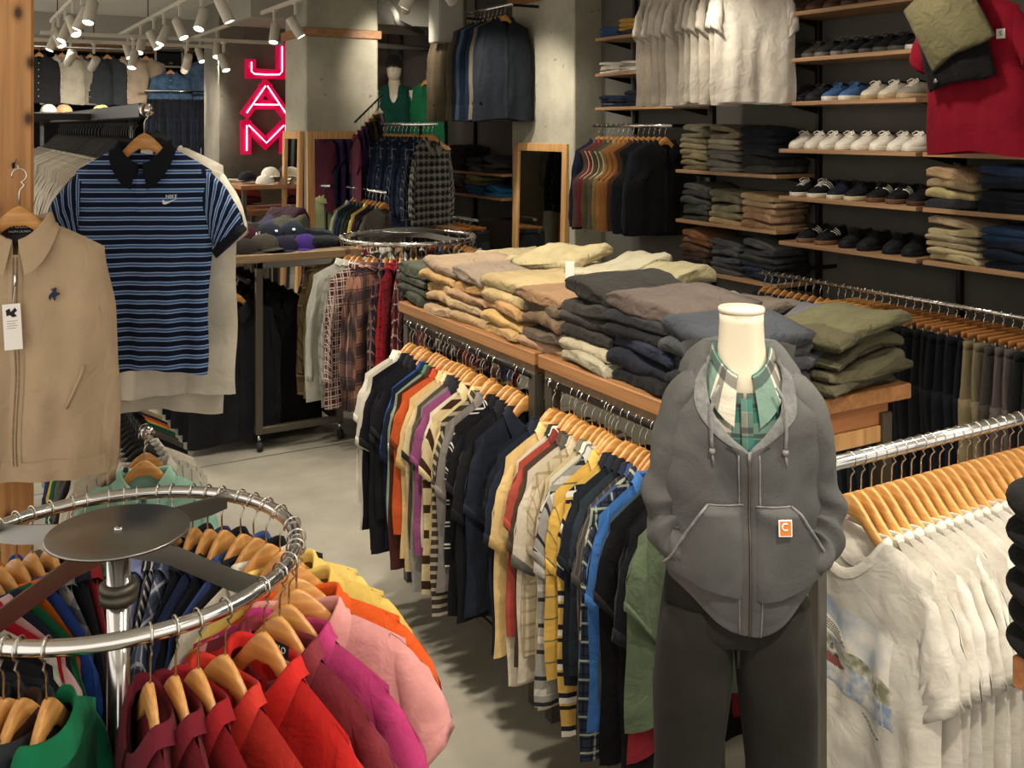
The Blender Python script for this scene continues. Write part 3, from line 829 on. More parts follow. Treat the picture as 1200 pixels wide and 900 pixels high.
# ------------------------------------------------------------------ round racks
def round_rack(name_label, cx, cy, z, r, disc_r, arms, gauge=.013):
    t = thing('round_rack', name_label, 'clothes rack', (cx, cy, 0))
    obj('ring', B().tube([(r * cos(2 * PI * i / 72), r * sin(2 * PI * i / 72), z) for i in range(72)], gauge, 12, closed=True).mesh('rack_ring', M['chrome']), t)
    obj('pole', B().lathe([(.001, .02), (.021, .02), (.021, z + .0), (.001, z)], 20).mesh('rack_pole', M['chrome']), t)
    obj('collar', B().lathe([(.022, z - .085), (.034, z - .083), (.034, z - .07), (.03, z - .066), (.034, z - .062), (.034, z - .05), (.022, z - .048)], 24).mesh('pole_collar', M['darkmetal']), t)
    obj('top_disc', B().lathe([(.001, z + .05), (disc_r - .002, z + .05), (disc_r, z + .048), (disc_r, z + .045), (.001, z + .045)], 48).mesh('rack_disc', M['steel']), t)
    obj('bolt', B().lathe([(.001, z + .055), (.007, z + .055), (.009, z + .05), (.001, z + .05)], 12).mesh('rack_bolt', M['chrome']), t)
    for a in arms:
        b = B(); pts = [(.0, z + .02), (.35 * r, z + .024), (.8 * r, z + .0), (r - .012, z - .004)]
        a_ = rad(a); rows = []
        for d, zz in pts:
            rows.append([(d * cos(a_) - s * .002 * sin(a_), d * sin(a_) + s * .002 * cos(a_), zz + h) for s, h in ((-1, -.019), (1, -.019), (1, .019), (-1, .019))])
        b.loft(rows); obj('arm', b.mesh('rack_arm', M['steel'], False), t)
    for a in (45, 135, 225, 315):
        a_ = rad(a)
        obj('foot', B().tube([(.0, 0, .06), (.3 * cos(a_), .3 * sin(a_), .04), (.33 * cos(a_), .33 * sin(a_), .012)], .012, 8).mesh('rack_foot', M['chrome']), t)
    return t
C1 = (.28, 1.955, 1.15); R1 = .325
round_rack('near chrome round rack with a flat steel disc on top', *C1[:2], C1[2], R1, .128, (38, 128, 218, 308))
C2 = (2.62, 5.905, 1.235); R2 = .43
round_rack('farther chrome round rack full of plaid shirts', *C2[:2], C2[2], R2, .17, (30, 120, 210, 300), .015)

HERO = [G(seed=2.2 + i * 1.9, T=.02, L=.68, nu=34, nv=34, buttons=True, wr=.009, tn=.036, neck=.08, spread=.9) for i in range(2)]
fl_tie = plaid('grey_blue_plaid_fabric', '#59627a', [(.04, 0, .006, '#c3c6cf', .8), (.08, .3, .02, '#2a3040', .7)])
st_bw = stripes('black_white_diagonal_fabric', '#26262a', [(0, .02, 0, .008, '#c9c7c0', 1)])
st_fl = stripes('pale_floral_fabric', '#b9b29a', [(1, .06, 0, .02, '#4a4f5c', .8), (0, .07, .3, .02, '#5a6068', .6)])
ring1 = [ # angle, colour, words, material
 (8, 'd3b765', 'pale yellow', None), (-4, 'c9ab58', 'yellow', None), (-15, 'cc5420', 'orange', None), (-23, 'cf918c', 'light pink', None), (-34, 'b03a6c', 'magenta', None), (-42, '7d323a', 'dusty burgundy', None), (-52, 'c22a26', 'red', None),
 (-68, 'bd352c', 'coral red', None), (-76, '8d1c22', 'brick red', None), (-83, '6a1c26', 'maroon', None), (-90, '631d2a', 'wine', None),
 (-117, '146a45', 'green', None), (-123, '2a2f33', 'charcoal', None), (-129, '3f2a22', 'dark brown', None), (-135, '20242e', 'navy', None),
 (-142, '1d1d20', 'black', None), (-149, '17181b', 'black', None), (-156, '232327', 'black', None), (-164, '1c1e24', 'black', None), (-172, '26262a', 'charcoal', None),
 (-180, '1b1c20', 'black', None), (172, '1e1f23', 'black', None), (164, '17181c', 'black', None), (157, '1f2024', 'black', None), (150, 'c9c5b6', 'off white', None), (143, 'b3202e', 'red', None), (136, 'd7b3b3', 'pale pink', None), (130, '232a3a', 'navy', None),
 (124, '1f5a3f', 'forest green', None), (118, 'd5671f', 'orange', None), (112, '24428a', 'royal blue', None), (106, 'b9b29a', 'pale patterned', 'st_fl'), (99, '1d2028', 'dark navy', None),
 (92, '8f2a30', 'dark red', None), (86, '3f7a4e', 'leaf green', None), (80, '6f8a66', 'sage', None), (74, '8a97bf', 'periwinkle', None), (68, '9a9a98', 'black and white striped', 'st_bw'), (62, '59627a', 'blue grey plaid', 'fl_tie'), (55, '22252d', 'black', None),
 (48, '2a3350', 'navy', None), (41, '1a1b1f', 'black', None), (34, '3a4a7c', 'denim blue', None), (27, '1b1c20', 'black', None), (18, 'c9c4b5', 'white', None)]
for i, (a, hx, cw, mk) in enumerate(ring1):
    a_ = rad(a + R.uniform(-1.2, 1.2)); hero = a in (-52, -23); yaw = {-34: -14, -42: -17, -52: -14, -15: 6, -4: 10, 8: 10}.get(a, 0)
    p = (C1[0] + R1 * cos(a_), C1[1] + R1 * sin(a_), C1[2])
    g = HERO[0] if hero else HERO[1] if -60 < a < 15 else POLOL[i % 3] if i % 3 else POLO[i % 5]
    place = f'{nth(i + 1)} round the near rack'
    tl = R.uniform(-.03, .03)
    m = {'': GL[mk]} if mk else {}
    t = put(g, 'polo_shirt', f'{cw} polo shirt, {place}', 'polo shirt', p, (0, tl, a_ + rad(yaw)), {'': hx}, 'polo shirts on the near round rack', m)
    if a == -52: RED = t
    if a == -23: PINK = t
    add_hanger(p, (0, tl, a_ + rad(yaw)), f'wooden hanger in the {cw} polo, {place}', 'hangers on the near round rack')
def textobj(s, size, loc, rot, parent, mat, name='lettering', ext=.0004, align='CENTER'):
    c = bpy.data.curves.new(name, 'FONT'); c.body = s; c.size = size; c.align_x = align; c.align_y = 'CENTER'; c.extrude = ext
    tmp = bpy.data.objects.new(name, c)
    me = bpy.data.meshes.new_from_object(tmp)
    bpy.data.objects.remove(tmp); bpy.data.curves.remove(c)
    me.materials.clear(); me.materials.append(mat); me.name = name
    return obj(name, me, parent, loc, rot)
def neck_label(parent, z=-.125, y=.026, w=.052, h=.036, lines=('POLO', 'RALPH LAUREN'), dark=True):
    o = obj('neck_label', B().box(-w / 2, -.001, -h / 2, w / 2, .0005, h / 2, .0006).mesh('neck_label', M['ink'] if dark else M['white'], False), parent, (0, y, z), (rad(-12), 0, 0))
    for k, s in enumerate(lines):
        textobj(s, .015 if k == 0 else .008, (0, -.0018, h * .2 - k * h * .42), (rad(90), 0, 0), o, M['whiteink'] if dark else M['ink'], 'label_lettering')
    return o
neck_label(RED, lines=('POLO', 'BY RALPH LAUREN'), z=-.128, y=.03)
neck_label(PINK, lines=(), z=-.128, y=.03, w=.034, h=.03)

# plaid shirts on the far ring
pl = {
 'brown': plaid('brown_plaid_fabric', '#7d6a4a', [(.11, 0, .05, '#5c4c33', .7), (.11, .7, .012, '#a8977a', .7)]),
 'olive': plaid('olive_tan_plaid_fabric', '#8a7852', [(.14, 0, .06, '#66573a', .7)]),
 'grey': plaid('grey_white_plaid_fabric', '#aaa99c', [(.07, 0, .02, '#7f8178', .6)]),
 'maroon': plaid('maroon_white_plaid_fabric', '#5e1f2a', [(.05, 0, .008, '#cfc8bc', .9), (.05, .3, .006, '#cfc8bc', .9)]),
 'peach': plaid('peach_navy_plaid_fabric', '#bb8a72', [(.16, 0, .06, '#2a2b38', .75), (.08, .2, .01, '#2a2b38', .7)]),
 'blackp': plaid('black_peach_plaid_fabric', '#2a2730', [(.07, 0, .014, '#a9836e', .7), (.14, .5, .03, '#6d4a4a', .6)]),
 'redb': plaid('red_black_plaid_fabric', '#9c1f2a', [(.05, 0, .006, '#3a1a1e', .8)]),
 'redw': plaid('dark_red_plaid_fabric', '#6d2128', [(.09, 0, .03, '#2c1a20', .7), (.09, .6, .008, '#c9b7a8', .8)]),
 'blue': plaid('blue_rust_plaid_fabric', '#8d6a68', [(.2, 0, .08, '#3a5a80', .8), (.2, .6, .02, '#c4b3a6', .7)]),
 'rust': plaid('rust_plaid_fabric', '#7c3c34', [(.06, 0, .02, '#2c2024', .6)]),
 'bw': plaid('black_cream_plaid_fabric', '#35302f', [(.06, 0, .012, '#b9aea0', .8)]),
}
cw2 = {'brown': 'brown plaid', 'olive': 'olive tan plaid', 'grey': 'pale grey plaid', 'maroon': 'maroon and white plaid', 'peach': 'peach and navy plaid', 'blackp': 'black and peach plaid', 'redb': 'red plaid', 'redw': 'dark red plaid', 'blue': 'blue and rust plaid', 'rust': 'rust plaid', 'bw': 'black and cream plaid'}
order = [(-205, 'brown'), (-197, 'bw'), (-189, 'brown'), (-181, 'olive'), (-173, 'w'), (-165, 'grey'), (-157, 'maroon'), (-149, 'peach'), (-141, 'peach'), (-134, 'blackp'), (-127, 'redb'), (-120, 'redw'), (-113, 'blue'), (-106, 'rust'), (-99, 'bw'), (-92, 'bw'), (-84, 'rust'), (-76, 'redw'), (-68, 'blackp'), (-60, 'peach'),
         (-50, 'blue'), (-40, 'rust'), (-30, 'redb'), (-20, 'bw'), (-10, 'grey'), (2, 'brown'), (14, 'bw'), (26, 'blue'), (38, 'rust'), (50, 'bw'), (62, 'olive'), (74, 'brown'), (88, 'grey'), (102, 'bw'), (115, 'redw'), (128, 'bw'), (141, 'brown')]
for i, (a, k) in enumerate(order):
    a_ = rad(a + R.uniform(-2, 2)); p = (C2[0] + R2 * cos(a_), C2[1] + R2 * sin(a_), C2[2])
    words_ = 'plain pale grey' if k == 'w' else cw2[k]
    place = f'{nth(i + 1)} round the far round rack from the rolling rack'
    m = {} if k == 'w' else {'': pl[k]}
    t = put(FLAN[i % 5], 'plaid_shirt' if k != 'w' else 'long_sleeved_shirt', f'{words_} shirt, {place}', 'shirt', p, (0, R.uniform(-.03, .03), a_), {'': 'b5b4a8'}, 'shirts on the far round rack', m)
    if a == -134:
        b = B(); c = (-.245, -.03, -.42)
        pts = [(-.285, -.46), (-.215, -.46), (-.212, -.36), (-.225, -.33), (-.25, -.315), (-.272, -.33), (-.288, -.36)]
        b.poly(pts, -.052, -.044); b.poly(pts, .044, .05)
        o = obj('elbow_patch', b.mesh('elbow_patch', flat('#a87a45')), t, (.0, 0, 0)); o['label'] = 'tan oval elbow patch'
    add_hanger(p, (0, 0, a_), f'wooden hanger in the {words_} shirt, {nth(i + 1)} round the far round rack', 'hangers on the far round rack')
# ------------------------------------------------------------------ jacket on the timber post
def decal(g, pts, off=.003, name='logo', mat=None, parent=None):
    """a small flat embroidered shape (outline in x,z) lying on a garment front"""
    cx_ = sum(p[0] for p in pts) / len(pts); cz_ = sum(p[1] for p in pts) / len(pts)
    y = g.find(cx_, cz_, -1, off)[1]
    b = B().poly(pts, y - .0012, y + .0005)
    return obj(name, b.mesh(name, mat, False), parent)
JG = G(seed=4.3, T=.045, L=.66, sw=.205, bw=.235, neck=.075, sl='long', slen=.62, collar='shirt', nu=40, nv=40, wr=.014, fold=.012, hemband=.055, spread=.45, dip=.075, full=True, placket=True, tn=.045)
JP = (.165, 2.83, 1.828)
JR = (0, 0, rad(-14))
tan_ = cloth('tan_twill_fabric', base='#b39c7e', mottle=.08, bump=.3, bscale=500)
t = put(JG, 'zip_jacket', 'tan zip jacket with a small dark polo rider logo hanging on the timber post', 'jacket', JP, JR, {}, None, {'': tan_})
z_ = JG.z0 - JG.dip
b = B()
for k in range(2):
    s = -1 if k else 1
    b.grid([[JG.find(s * .004 + q, z_ - .005 - i * .02, -1, .0045) for q in (-.002, .002)] for i in range(28)])
obj('zip', b.mesh('zip_tape', M['greywood']), t)
p = JG.find(0, z_ - .05, -1, .006)
zp = obj('zip_pull', B().box(p[0] - .003, p[1] - .002, p[2] - .03, p[0] + .003, p[1] + .001, p[2], .001).mesh('zip_pull', M['chrome']), t)
b = B().tube([(p[0], p[1] - .002, p[2] - .03), (p[0] - .004, p[1] - .006, p[2] - .075)], .0008, 5)
obj('tag_string', b.mesh('tag_string', M['white']), t)
p2 = (p[0] - .004, p[1] - .009, p[2] - .13)
ht = obj('hang_tag', B().box(-.021, -.0006, -.058, .021, .0006, .058).mesh('hang_tag', M['white'], False), t, p2, (0, rad(-3), 0)); ht['label'] = 'white card hang tag'
b = B().poly([(-.013, .043), (-.004, .047), (-.002, .038), (.008, .048), (.013, .04), (.006, .034), (.012, .026), (.002, .024), (-.004, .03), (-.012, .028)], -.0014, -.0007)
obj('tag_print', b.mesh('tag_print', M['ink'], False), ht)
for k in range(4):
    obj('tag_print', B().box(-.012, -.0012, .014 - k * .006, .012 - .004 * (k % 2), -.0007, .0155 - k * .006).mesh('tag_print', M['greyplastic'], False), ht)
# embroidered rider: horse body, legs, neck, rider and mallet as one shape
px0, pz0 = .09, -.305
rider = [(-.012, -.012), (-.010, -.016), (-.008, -.008), (-.004, -.006), (.0, -.016), (.003, -.016), (.003, -.007), (.008, -.003), (.013, -.001), (.014, .002), (.008, .006), (.006, .004), (.004, .008), (.006, .014), (.004, .019), (.0005, .019), (-.001, .015), (-.004, .017), (-.009, .013), (-.0085, .0115), (-.003, .0135), (-.005, .007), (-.009, .003), (-.013, -.002), (-.014, -.009)]
decal(JG, [(px0 + x * .95, pz0 + z * .95) for x, z in rider], .004, 'rider_logo', M['navyink'], t)
nl = obj('neck_lining', B().box(-.066, -.001, -.05, .066, .001, .028, .002).mesh('neck_lining', M['black'], False), t, (0, .036, -.135), (rad(-8), 0, 0))
nl['label'] = 'dark lining inside the collar'
lb = obj('neck_label', B().box(-.03, -.0012, -.017, .03, .0, .017).mesh('neck_label', M['ink'], False), nl, (-.005, -.0015, -.005))
textobj('POLO', .015, (0, -.002, .005), (rad(90), 0, 0), lb, M['whiteink'], 'label_lettering')
textobj('RALPH LAUREN', .0075, (0, -.002, -.009), (rad(90), 0, 0), lb, M['whiteink'], 'label_lettering')
b = B()
b.tube([JG.find(x, zz, -1, .004) for x, zz in ((.12, -.60), (.135, -.56), (.15, -.52), (.158, -.49))], .004, 6)
obj('pocket_welt', b.mesh('pocket_welt', tan_), t)
b = B()
p = (JG.sw + .055, -.02, JG.z0 - JG.drop - .585)
b.lathe([(.001, .003), (.007, .003), (.007, 0), (.001, 0)], 12); b.v = [(p[0] + x, p[1] - .012 - zz, p[2] + y) for x, y, zz in b.v]
obj('cuff_button', b.mesh('cuff_button', M['ink']), t)
add_hanger(JP, JR, 'wooden hanger holding the tan zip jacket on the timber post', None)
b = B().tube([(0, .012, .012), (0, -.004, .012), (0, -.018, .006), (0, -.022, .018)], .004, 8)
o = obj('wall_hook', b.mesh('wall_hook', M['blackmetal']), None, (JP[0] - .003, 3.04, 1.836)); tag(o, 'small black hook screwed into the timber post above the tan jacket', 'hook')
b = B().tube([(JP[0], 3.03, 1.852), (JP[0], 2.95, 1.865), (JP[0], 2.83, 1.8265 + .019)], .0025, 6)
o = obj('hook_wire', b.mesh('hook_wire', M['wire'])); tag(o, 'thin wire arm carrying the jacket hanger off the timber post', 'wire')

# ------------------------------------------------------------------ two level black rack left of the aisle, polo on its end hook
t = thing('double_rack', 'tall black metal garment rack with two rails behind the striped polo', 'clothes rack', (.586, 3.5, 0))
obj('upper_rail', B().box(-.02, 0, 1.985, .02, 3.4, 2.035, .003).mesh('upper_rail', M['blackmetal'], False), t)
obj('lower_rail', B().tube([(0, -.02, .93), (0, 2.6, .93)], .016, 12).mesh('lower_rail', M['blackmetal']), t)
for y in (1.3, 3.3):
    obj('post', B().box(-.3, y - .02, 0, -.26, y + .02, 2.035, .003).mesh('rack_post', M['blackmetal'], False), t)
    obj('cross_arm', B().box(-.3, y - .015, 1.985, 0, y + .015, 2.015, .002).mesh('cross_arm', M['blackmetal'], False), t)
    obj('cross_arm', B().box(-.3, y - .015, .915, 0, y + .015, .945, .002).mesh('cross_arm', M['blackmetal'], False), t)
obj('end_cap', B().tube([(0, -.045, .0), (0, .0, .0)], .022, 18).mesh('end_cap', M['chrome']), t, (0, 0, 2.01))
obj('end_cap', B().tube([(0, -.045, .0), (0, .0, .0)], .022, 18).mesh('end_cap', M['chrome']), t, (0, -.02, .93))
NIKE = stripes('navy_blue_stripe_fabric', '#151f36', [(1, .030, 0, .0125, '#3d639c', 1), (1, .030, .0, .003, '#a3b8d6', 1), (1, .030, -.33, .003, '#a3b8d6', 1)], mottle=.1)
PG = G(seed=1.2, T=.03, L=.735, sw=.215, bw=.225, taper=.12, neck=.082, nu=40, nv=40, wr=.012, fold=.016, dip=.085, spread=1.0, slen=.22, buttons=False, tn=.04, drop=.075)
PP = (.56, 3.36, 2.012); PR = (0, 0, rad(-26))
navy = flat('#15181f')
t = put(PG, 'polo_shirt', 'navy and blue striped polo with a small white chest logo hanging at the rack end', 'polo shirt', PP, PR, {}, None, {'': NIKE, 'collar': navy, 'placket': NIKE})
sw_ = [(-.020, .004), (-.0225, -.004), (-.020, -.010), (-.014, -.011), (-.006, -.008), (.022, .007), (.003, .0005), (-.006, -.0025), (-.0125, -.0035), (-.016, -.001)]
lx, lz = .092, -.292
decal(PG, [(lx + x * 1.1, lz - .004 + z * 1.1) for x, z in sw_], .004, 'chest_logo', M['whiteink'], t)
y = PG.find(lx, lz + .008, -1, .005)[1]
textobj('NIKE', .017, (lx + .004, y, lz + .009), (rad(90), 0, 0), t, M['whiteink'], 'logo_lettering')
o = obj('neck_label', B().box(-.02, -.001, -.012, .02, .001, .012).mesh('neck_label', M['white'], False), t, (0, .032, -.135), (rad(-10), rad(8), 0)); o['label'] = 'small white label inside the collar'
b = B()
for sd in (-1, 1):
    zs = PG.z0 - PG.drop; ln = .22
    c1 = (PG.sw + ln * .5, zs - ln * .88); c2 = (PG.sw - .095 + ln * .5, zs - .205 - ln * .36)
    rings = []
    for q in (0, .45, 1.0):
        d = .028 * (1 - q) - .002
        ux, uz = .55, -.83
        r = []
        for j in range(15):
            a = 2 * PI * j / 14
            mx, mz = (c1[0] + c2[0]) / 2 - d * ux, (c1[1] + c2[1]) / 2 - d * uz
            hx, hz = (c1[0] - c2[0]) / 2 * 1.05, (c1[1] - c2[1]) / 2 * 1.05
            r.append((sd * (mx + hx * cos(a)), .044 * sin(a), mz + hz * cos(a)))
        rings.append(r)
    b = B().grid(rings); obj('cuff', b.mesh('cuff_band', navy), t)
add_hanger(PP, PR, 'wooden hanger holding the navy and blue striped polo at the rack end', None)
# white tees hanging just behind the polo on the same end hook
for i, (x, y, L, hx, cw) in enumerate(((.63, 3.53, .86, 'd6cfbd', 'long white'), (.61, 3.6, .93, 'cfc8b6', 'longest off white'))):
    gg = G(seed=6.1 + i, T=.03, L=L, sw=.22, bw=.265, neck=.085, collar='crew', nu=28, nv=30, wr=.014, fold=.02, spread=.7, slen=.25)
    put(gg, 'white_tee', f'{cw} t-shirt hanging behind the striped polo', 't-shirt', (x, y, 2.01), (0, 0, rad(-22 - 4 * i)), {'': hx}, 'white tees behind the striped polo')
    add_hanger((x, y, 2.01), (0, 0, rad(-22 - 4 * i)), f'thin black hanger carrying the {cw} tee behind the striped polo', 'black hangers on the tall rack', 1, M['black'])
gr = ['c3bba8', 'bdb5a3', 'c9c1ae', 'b4ac9b', 'c6beab', 'aba393', 'c9c2b0', 'b9b1a0']
for i in range(32):
    y = 3.72 + i * .06 + max(0, i - 14) * .05; rz = R.uniform(-.1, .1) - .08
    hx = gr[i % 8] if i < 24 else '9c9688'
    L = WTEE[i % 5]
    put(L, 'tee_shirt', f'pale grey t-shirt, {nth(i + 1)} behind the striped polo on the tall black rack', 't-shirt', (.586, y, 1.985), (0, 0, rz), {'': hx}, 'pale tees on the tall black rack')
    add_hanger((.586, y, 1.985), (0, 0, rz), f'thin black hanger of the {nth(i + 1)} pale tee on the tall black rack', 'black hangers on the tall rack', 1, M['black'])
stW = stripes('white_grey_stripe_fabric', '#c9c4b5', [(0, .03, 0, .005, '#8d8a82', .8)])
low = [('cac4b4', 'white striped', 'stW'), ('c9c4b5', 'white striped', 'stW'), ('d2ccbb', 'white', None), ('cbc5b4', 'off white', None), ('d4cebd', 'white', None), ('1c1c1e', 'black', None), ('202022', 'black', None), ('55524c', 'grey', None), ('5d5a54', 'grey', None), ('4d4a45', 'dark grey', None), ('1f5a44', 'green', None), ('c9b24a', 'yellow', None), ('c85a22', 'orange', None), ('27324e', 'navy', None), ('8d8a80', 'grey', None), ('b39a5a', 'mustard', None)]
for i, (hx, cw, mk) in enumerate(low):
    y = 3.5 + i * .055
    rz = R.uniform(-.1, .1)
    m = {'': GL['stW']} if mk else {}
    put(POLOL[i % 3], 'polo_shirt', f'{cw} shirt, {nth(i + 1)} on the lower rail of the tall black rack', 'shirt', (.586, y, .93), (0, 0, rz), {'': hx}, 'shirts on the lower rail of the tall rack', m)
    add_hanger((.586, y, .93), (0, 0, rz), f'hanger of the {cw} shirt, {nth(i + 1)} on the lower rail of the tall black rack', 'hangers on the lower rail of the tall rack', 0 if i == 0 else 1, None if i == 0 else M['black'])
ob = G(seed=9.2, T=.03, L=.6, sw=.2, bw=.24, collar='polo')
for i, hx in enumerate(('8fb8a4',)):
    put(ob, 'mint_tee', 'mint green shirt hanging at the near end of the lower black rail', 'shirt', (.57, 3.42, .93), (0, 0, -.3), {'': hx})
    add_hanger((.57, 3.42, .93), (0, 0, -.3), 'wooden hanger of the mint shirt at the near end of the lower black rail', None)

# ------------------------------------------------------------------ rolling rack with a wooden top
t = thing('rolling_rack', 'rolling metal rack with a wooden top covered in caps', 'clothes rack', (1.62, 5.88, 0))
obj('top_board', B().box(-.13, -.03, 1.14, .66, 1.5, 1.19, .004).mesh('top_board', M['greywood'], False), t)
obj('top_frame', B().box(0, 0, 1.10, .55, .04, 1.14, .002).mesh('top_frame', M['steel'], False), t)
obj('side_rail', B().tube([(-.05, -.01, 1.03), (-.05, 1.45, 1.03)], .017, 12).mesh('side_rail', M['blackmetal']), t)
for x, y in ((0, 0), (.51, 0), (0, 1.4), (.51, 1.4)):
    obj('post', B().box(x, y, .1, x + .04, y + .04, 1.14, .002).mesh('rack_post', M['darkmetal'], False), t)
    c = obj('caster', B().tube([(x + .02, y + .02, .1), (x + .02, y + .01, .06)], .01, 8).mesh('caster_fork', M['chrome']), t)
    obj('wheel', B().tube([(x + .007, y, .028), (x + .033, y, .028)], .028, 18).mesh('caster_wheel', M['rubber']), c)
for y in (0, 1.4): obj('bottom_bar', B().box(.04, y, .1, .51, y + .04, .14, .002).mesh('bottom_bar', M['darkmetal'], False), t)
for x in (0, .51): obj('bottom_bar', B().box(x, .04, .1, x + .04, 1.4, .14, .002).mesh('bottom_bar', M['darkmetal'], False), t)
for i in range(16):
    y = 5.98 + i * .085
    put(COAT[i % 3], 'black_coat', f'black garment, {nth(i + 1)} from the near end of the rolling rack', 'coat', (1.52 + (.3 if i % 2 else 0), y, 1.03), (0, 0, R.uniform(-.08, .08)), {'': R.choice(['0c0c0d', '17171a', '121214', '1b1b1d'])}, 'black garments on the rolling rack')
    if i % 2 == 0: add_hanger((1.52, y, 1.03), (0, 0, 0), f'wooden hanger of the {nth(i + 1)} black garment on the rolling rack', 'hangers on the rolling rack')

# ------------------------------------------------------------------ caps
def cap_meshes(seed):
    b = B(); rows = []
    for i in range(9):
        v = i / 8 * PI / 2
        rows.append([(.085 * cos(v) ** .8 * cos(a) + 0, .1 * cos(v) ** .8 * sin(a), .105 * sin(v) + .006 * noise.noise(Vector((cos(a) * 2, sin(a) * 2, seed + v)))) for a in [2 * PI * j / 24 for j in range(24)]])
    b.grid(rows, closed=True)
    br = B(); rows = []
    for i in range(5):
        t = i / 4
        rows.append([((.078 + .004 * t) * sin(a) * (1 - .12 * t), -.07 * cos(a) - .012 - .075 * t * cos(a) ** .7, .012 - .012 * t - .018 * abs(sin(a)) ** 2) for a in [rad(-80 + 160 * j / 14) for j in range(15)]])
    br.grid(rows)
    r2 = [[(x, y, z - .004) for x, y, z in r] for r in rows]
    br.grid(r2, flip=True)
    bt = B().lathe([(.001, .006), (.007, .003), (.008, 0)], 10); bt.v = [(x, y, z + .103) for x, y, z in bt.v]
    return b.mesh('cap_crown', M['cloth']), br.mesh('cap_brim', M['cloth']), bt.mesh('cap_button', M['cloth'])
CAPS = [cap_meshes(1), cap_meshes(5)]
def cap(x, y, z, rz, col, label, group, brim=None, tilt=0, front=None, fw=None):
    me = CAPS[nlamp % 2]
    t = thing('baseball_cap', label, 'cap', (x, y, z), (tilt, 0, rz), group)
    t.scale = (1, 1, .8)
    obj('crown', me[0], t, color=col); obj('brim', me[1], t, color=brim or col); obj('button', me[2], t, color=brim or col)
    return t
gc = 'caps on the rolling rack'
TB = 1.19
capl = [(1.56, 5.98, 0, 1.0, '26211f', 'charcoal brown cap with its brim over the front edge', '31282a'), (1.70, 6.0, .02, .5, '3b372e', 'olive grey cap at the front edge', None), (1.84, 6.02, .0, -.2, '1c1a2a', 'dark indigo cap beside the purple one', None), (1.97, 6.04, .0, -.4, '342062', 'purple cap', None),
        (1.62, 6.14, .06, .6, '341420', 'maroon cap with white letters', None), (1.78, 6.17, .07, .2, '1f2430', 'navy cap behind the olive grey one', None), (1.94, 6.2, .07, -.2, '1d2530', 'black navy cap with a pale badge', None)]
for i, (x, y, z, rz, hx, lb, br) in enumerate(capl):
    t = cap(x, y, TB + z + .004, rz, hx, lb + ' on the rolling rack', gc, br)
    if i == 4: textobj('AS', .05, (0, -.102, .045), (rad(80), 0, 0), t, M['whiteink'], 'cap_lettering')
    if i in (5, 6):
        bb = B().lathe([(.001, .002), (.011, .002), (.012, 0)], 6)
        o = obj('badge', bb.mesh('cap_badge', M['white']), t, (0, -.099, .05), (rad(75), 0, 0))
def slump(x, y, z, rz, col, w, d, h, label, nm='folded_sweater', cat='sweater', group='clothes heaped on the rolling rack'):
    global nf
    o = obj(nm, (PUFF + CRUMP)[nf % 8], None, (x, y, z), (0, 0, rz), col, scale=(w / .25, d / .33, h * .72 / .05)); nf += 1
    return tag(o, label, cat, group)
slump(2.12, 6.12, TB, .1, '16191d', .3, .28, .10, 'black folded garment at the right front of the rolling rack top')
slump(2.16, 6.45, TB, -.2, '1c2126', .3, .3, .12, 'black garment heaped behind the front one on the rolling rack')
slump(1.72, 6.45, TB, .1, '35342b', .32, .3, .13, 'olive grey garment heaped in the middle of the rolling rack')
slump(1.98, 6.5, TB, .3, '36352a', .22, .26, .14, 'pale olive garment behind the purple cap')
slump(1.8, 6.72, TB, .0, '262538', .36, .3, .17, 'grey violet sweater heaped at the back of the rolling rack')
slump(2.05, 6.75, TB, .4, '25101a', .24, .3, .15, 'plum sweater beside the grey violet one')
slump(1.56, 6.5, TB, .5, '2a3038', .26, .3, .15, 'dark garment with pale trim beside the olive grey heap')
slump(1.58, 6.9, TB, .1, '6f8798', .26, .28, .16, 'pale blue garment at the back of the rolling rack')
slump(2.0, 7.05, TB, .1, '23272e', .5, .3, .12, 'navy black garment at the far edge of the rolling rack')
# table with red sweaters farther back
t = thing('side_table', 'wooden side table with a stack of red sweaters behind the rolling rack', 'table', (1.85, 9.5, 0))
obj('tabletop', B().box(0, 0, 1.10, .95, .7, 1.15, .004).mesh('tabletop', M['oak'], False), t)
for x in (.02, .89):
    for y in (.02, .64): obj('leg', B().box(x, y, 0, x + .04, y + .04, 1.1, .002).mesh('table_leg', M['darkmetal'], False), t)
stack(2.5, 9.85, 1.15, .1, [('4a2030', 'wine'), ('4d2230', 'wine'), ('8d3a34', 'brick red'), ('97413a', 'brick red'), ('cdbda4', 'cream')], 'the red stack on the side table', 'sweaters on the side table', 'sweater', w=.4, d=.36, h=.06, name='folded_sweater')
stack(2.12, 9.8, 1.15, -.1, [('3a2a24', 'dark brown'), ('4a3a30', 'brown'), ('b0915c', 'mustard')], 'the mustard stack on the side table', 'sweaters on the side table', 'sweater', w=.26, d=.36, h=.06, name='folded_sweater')
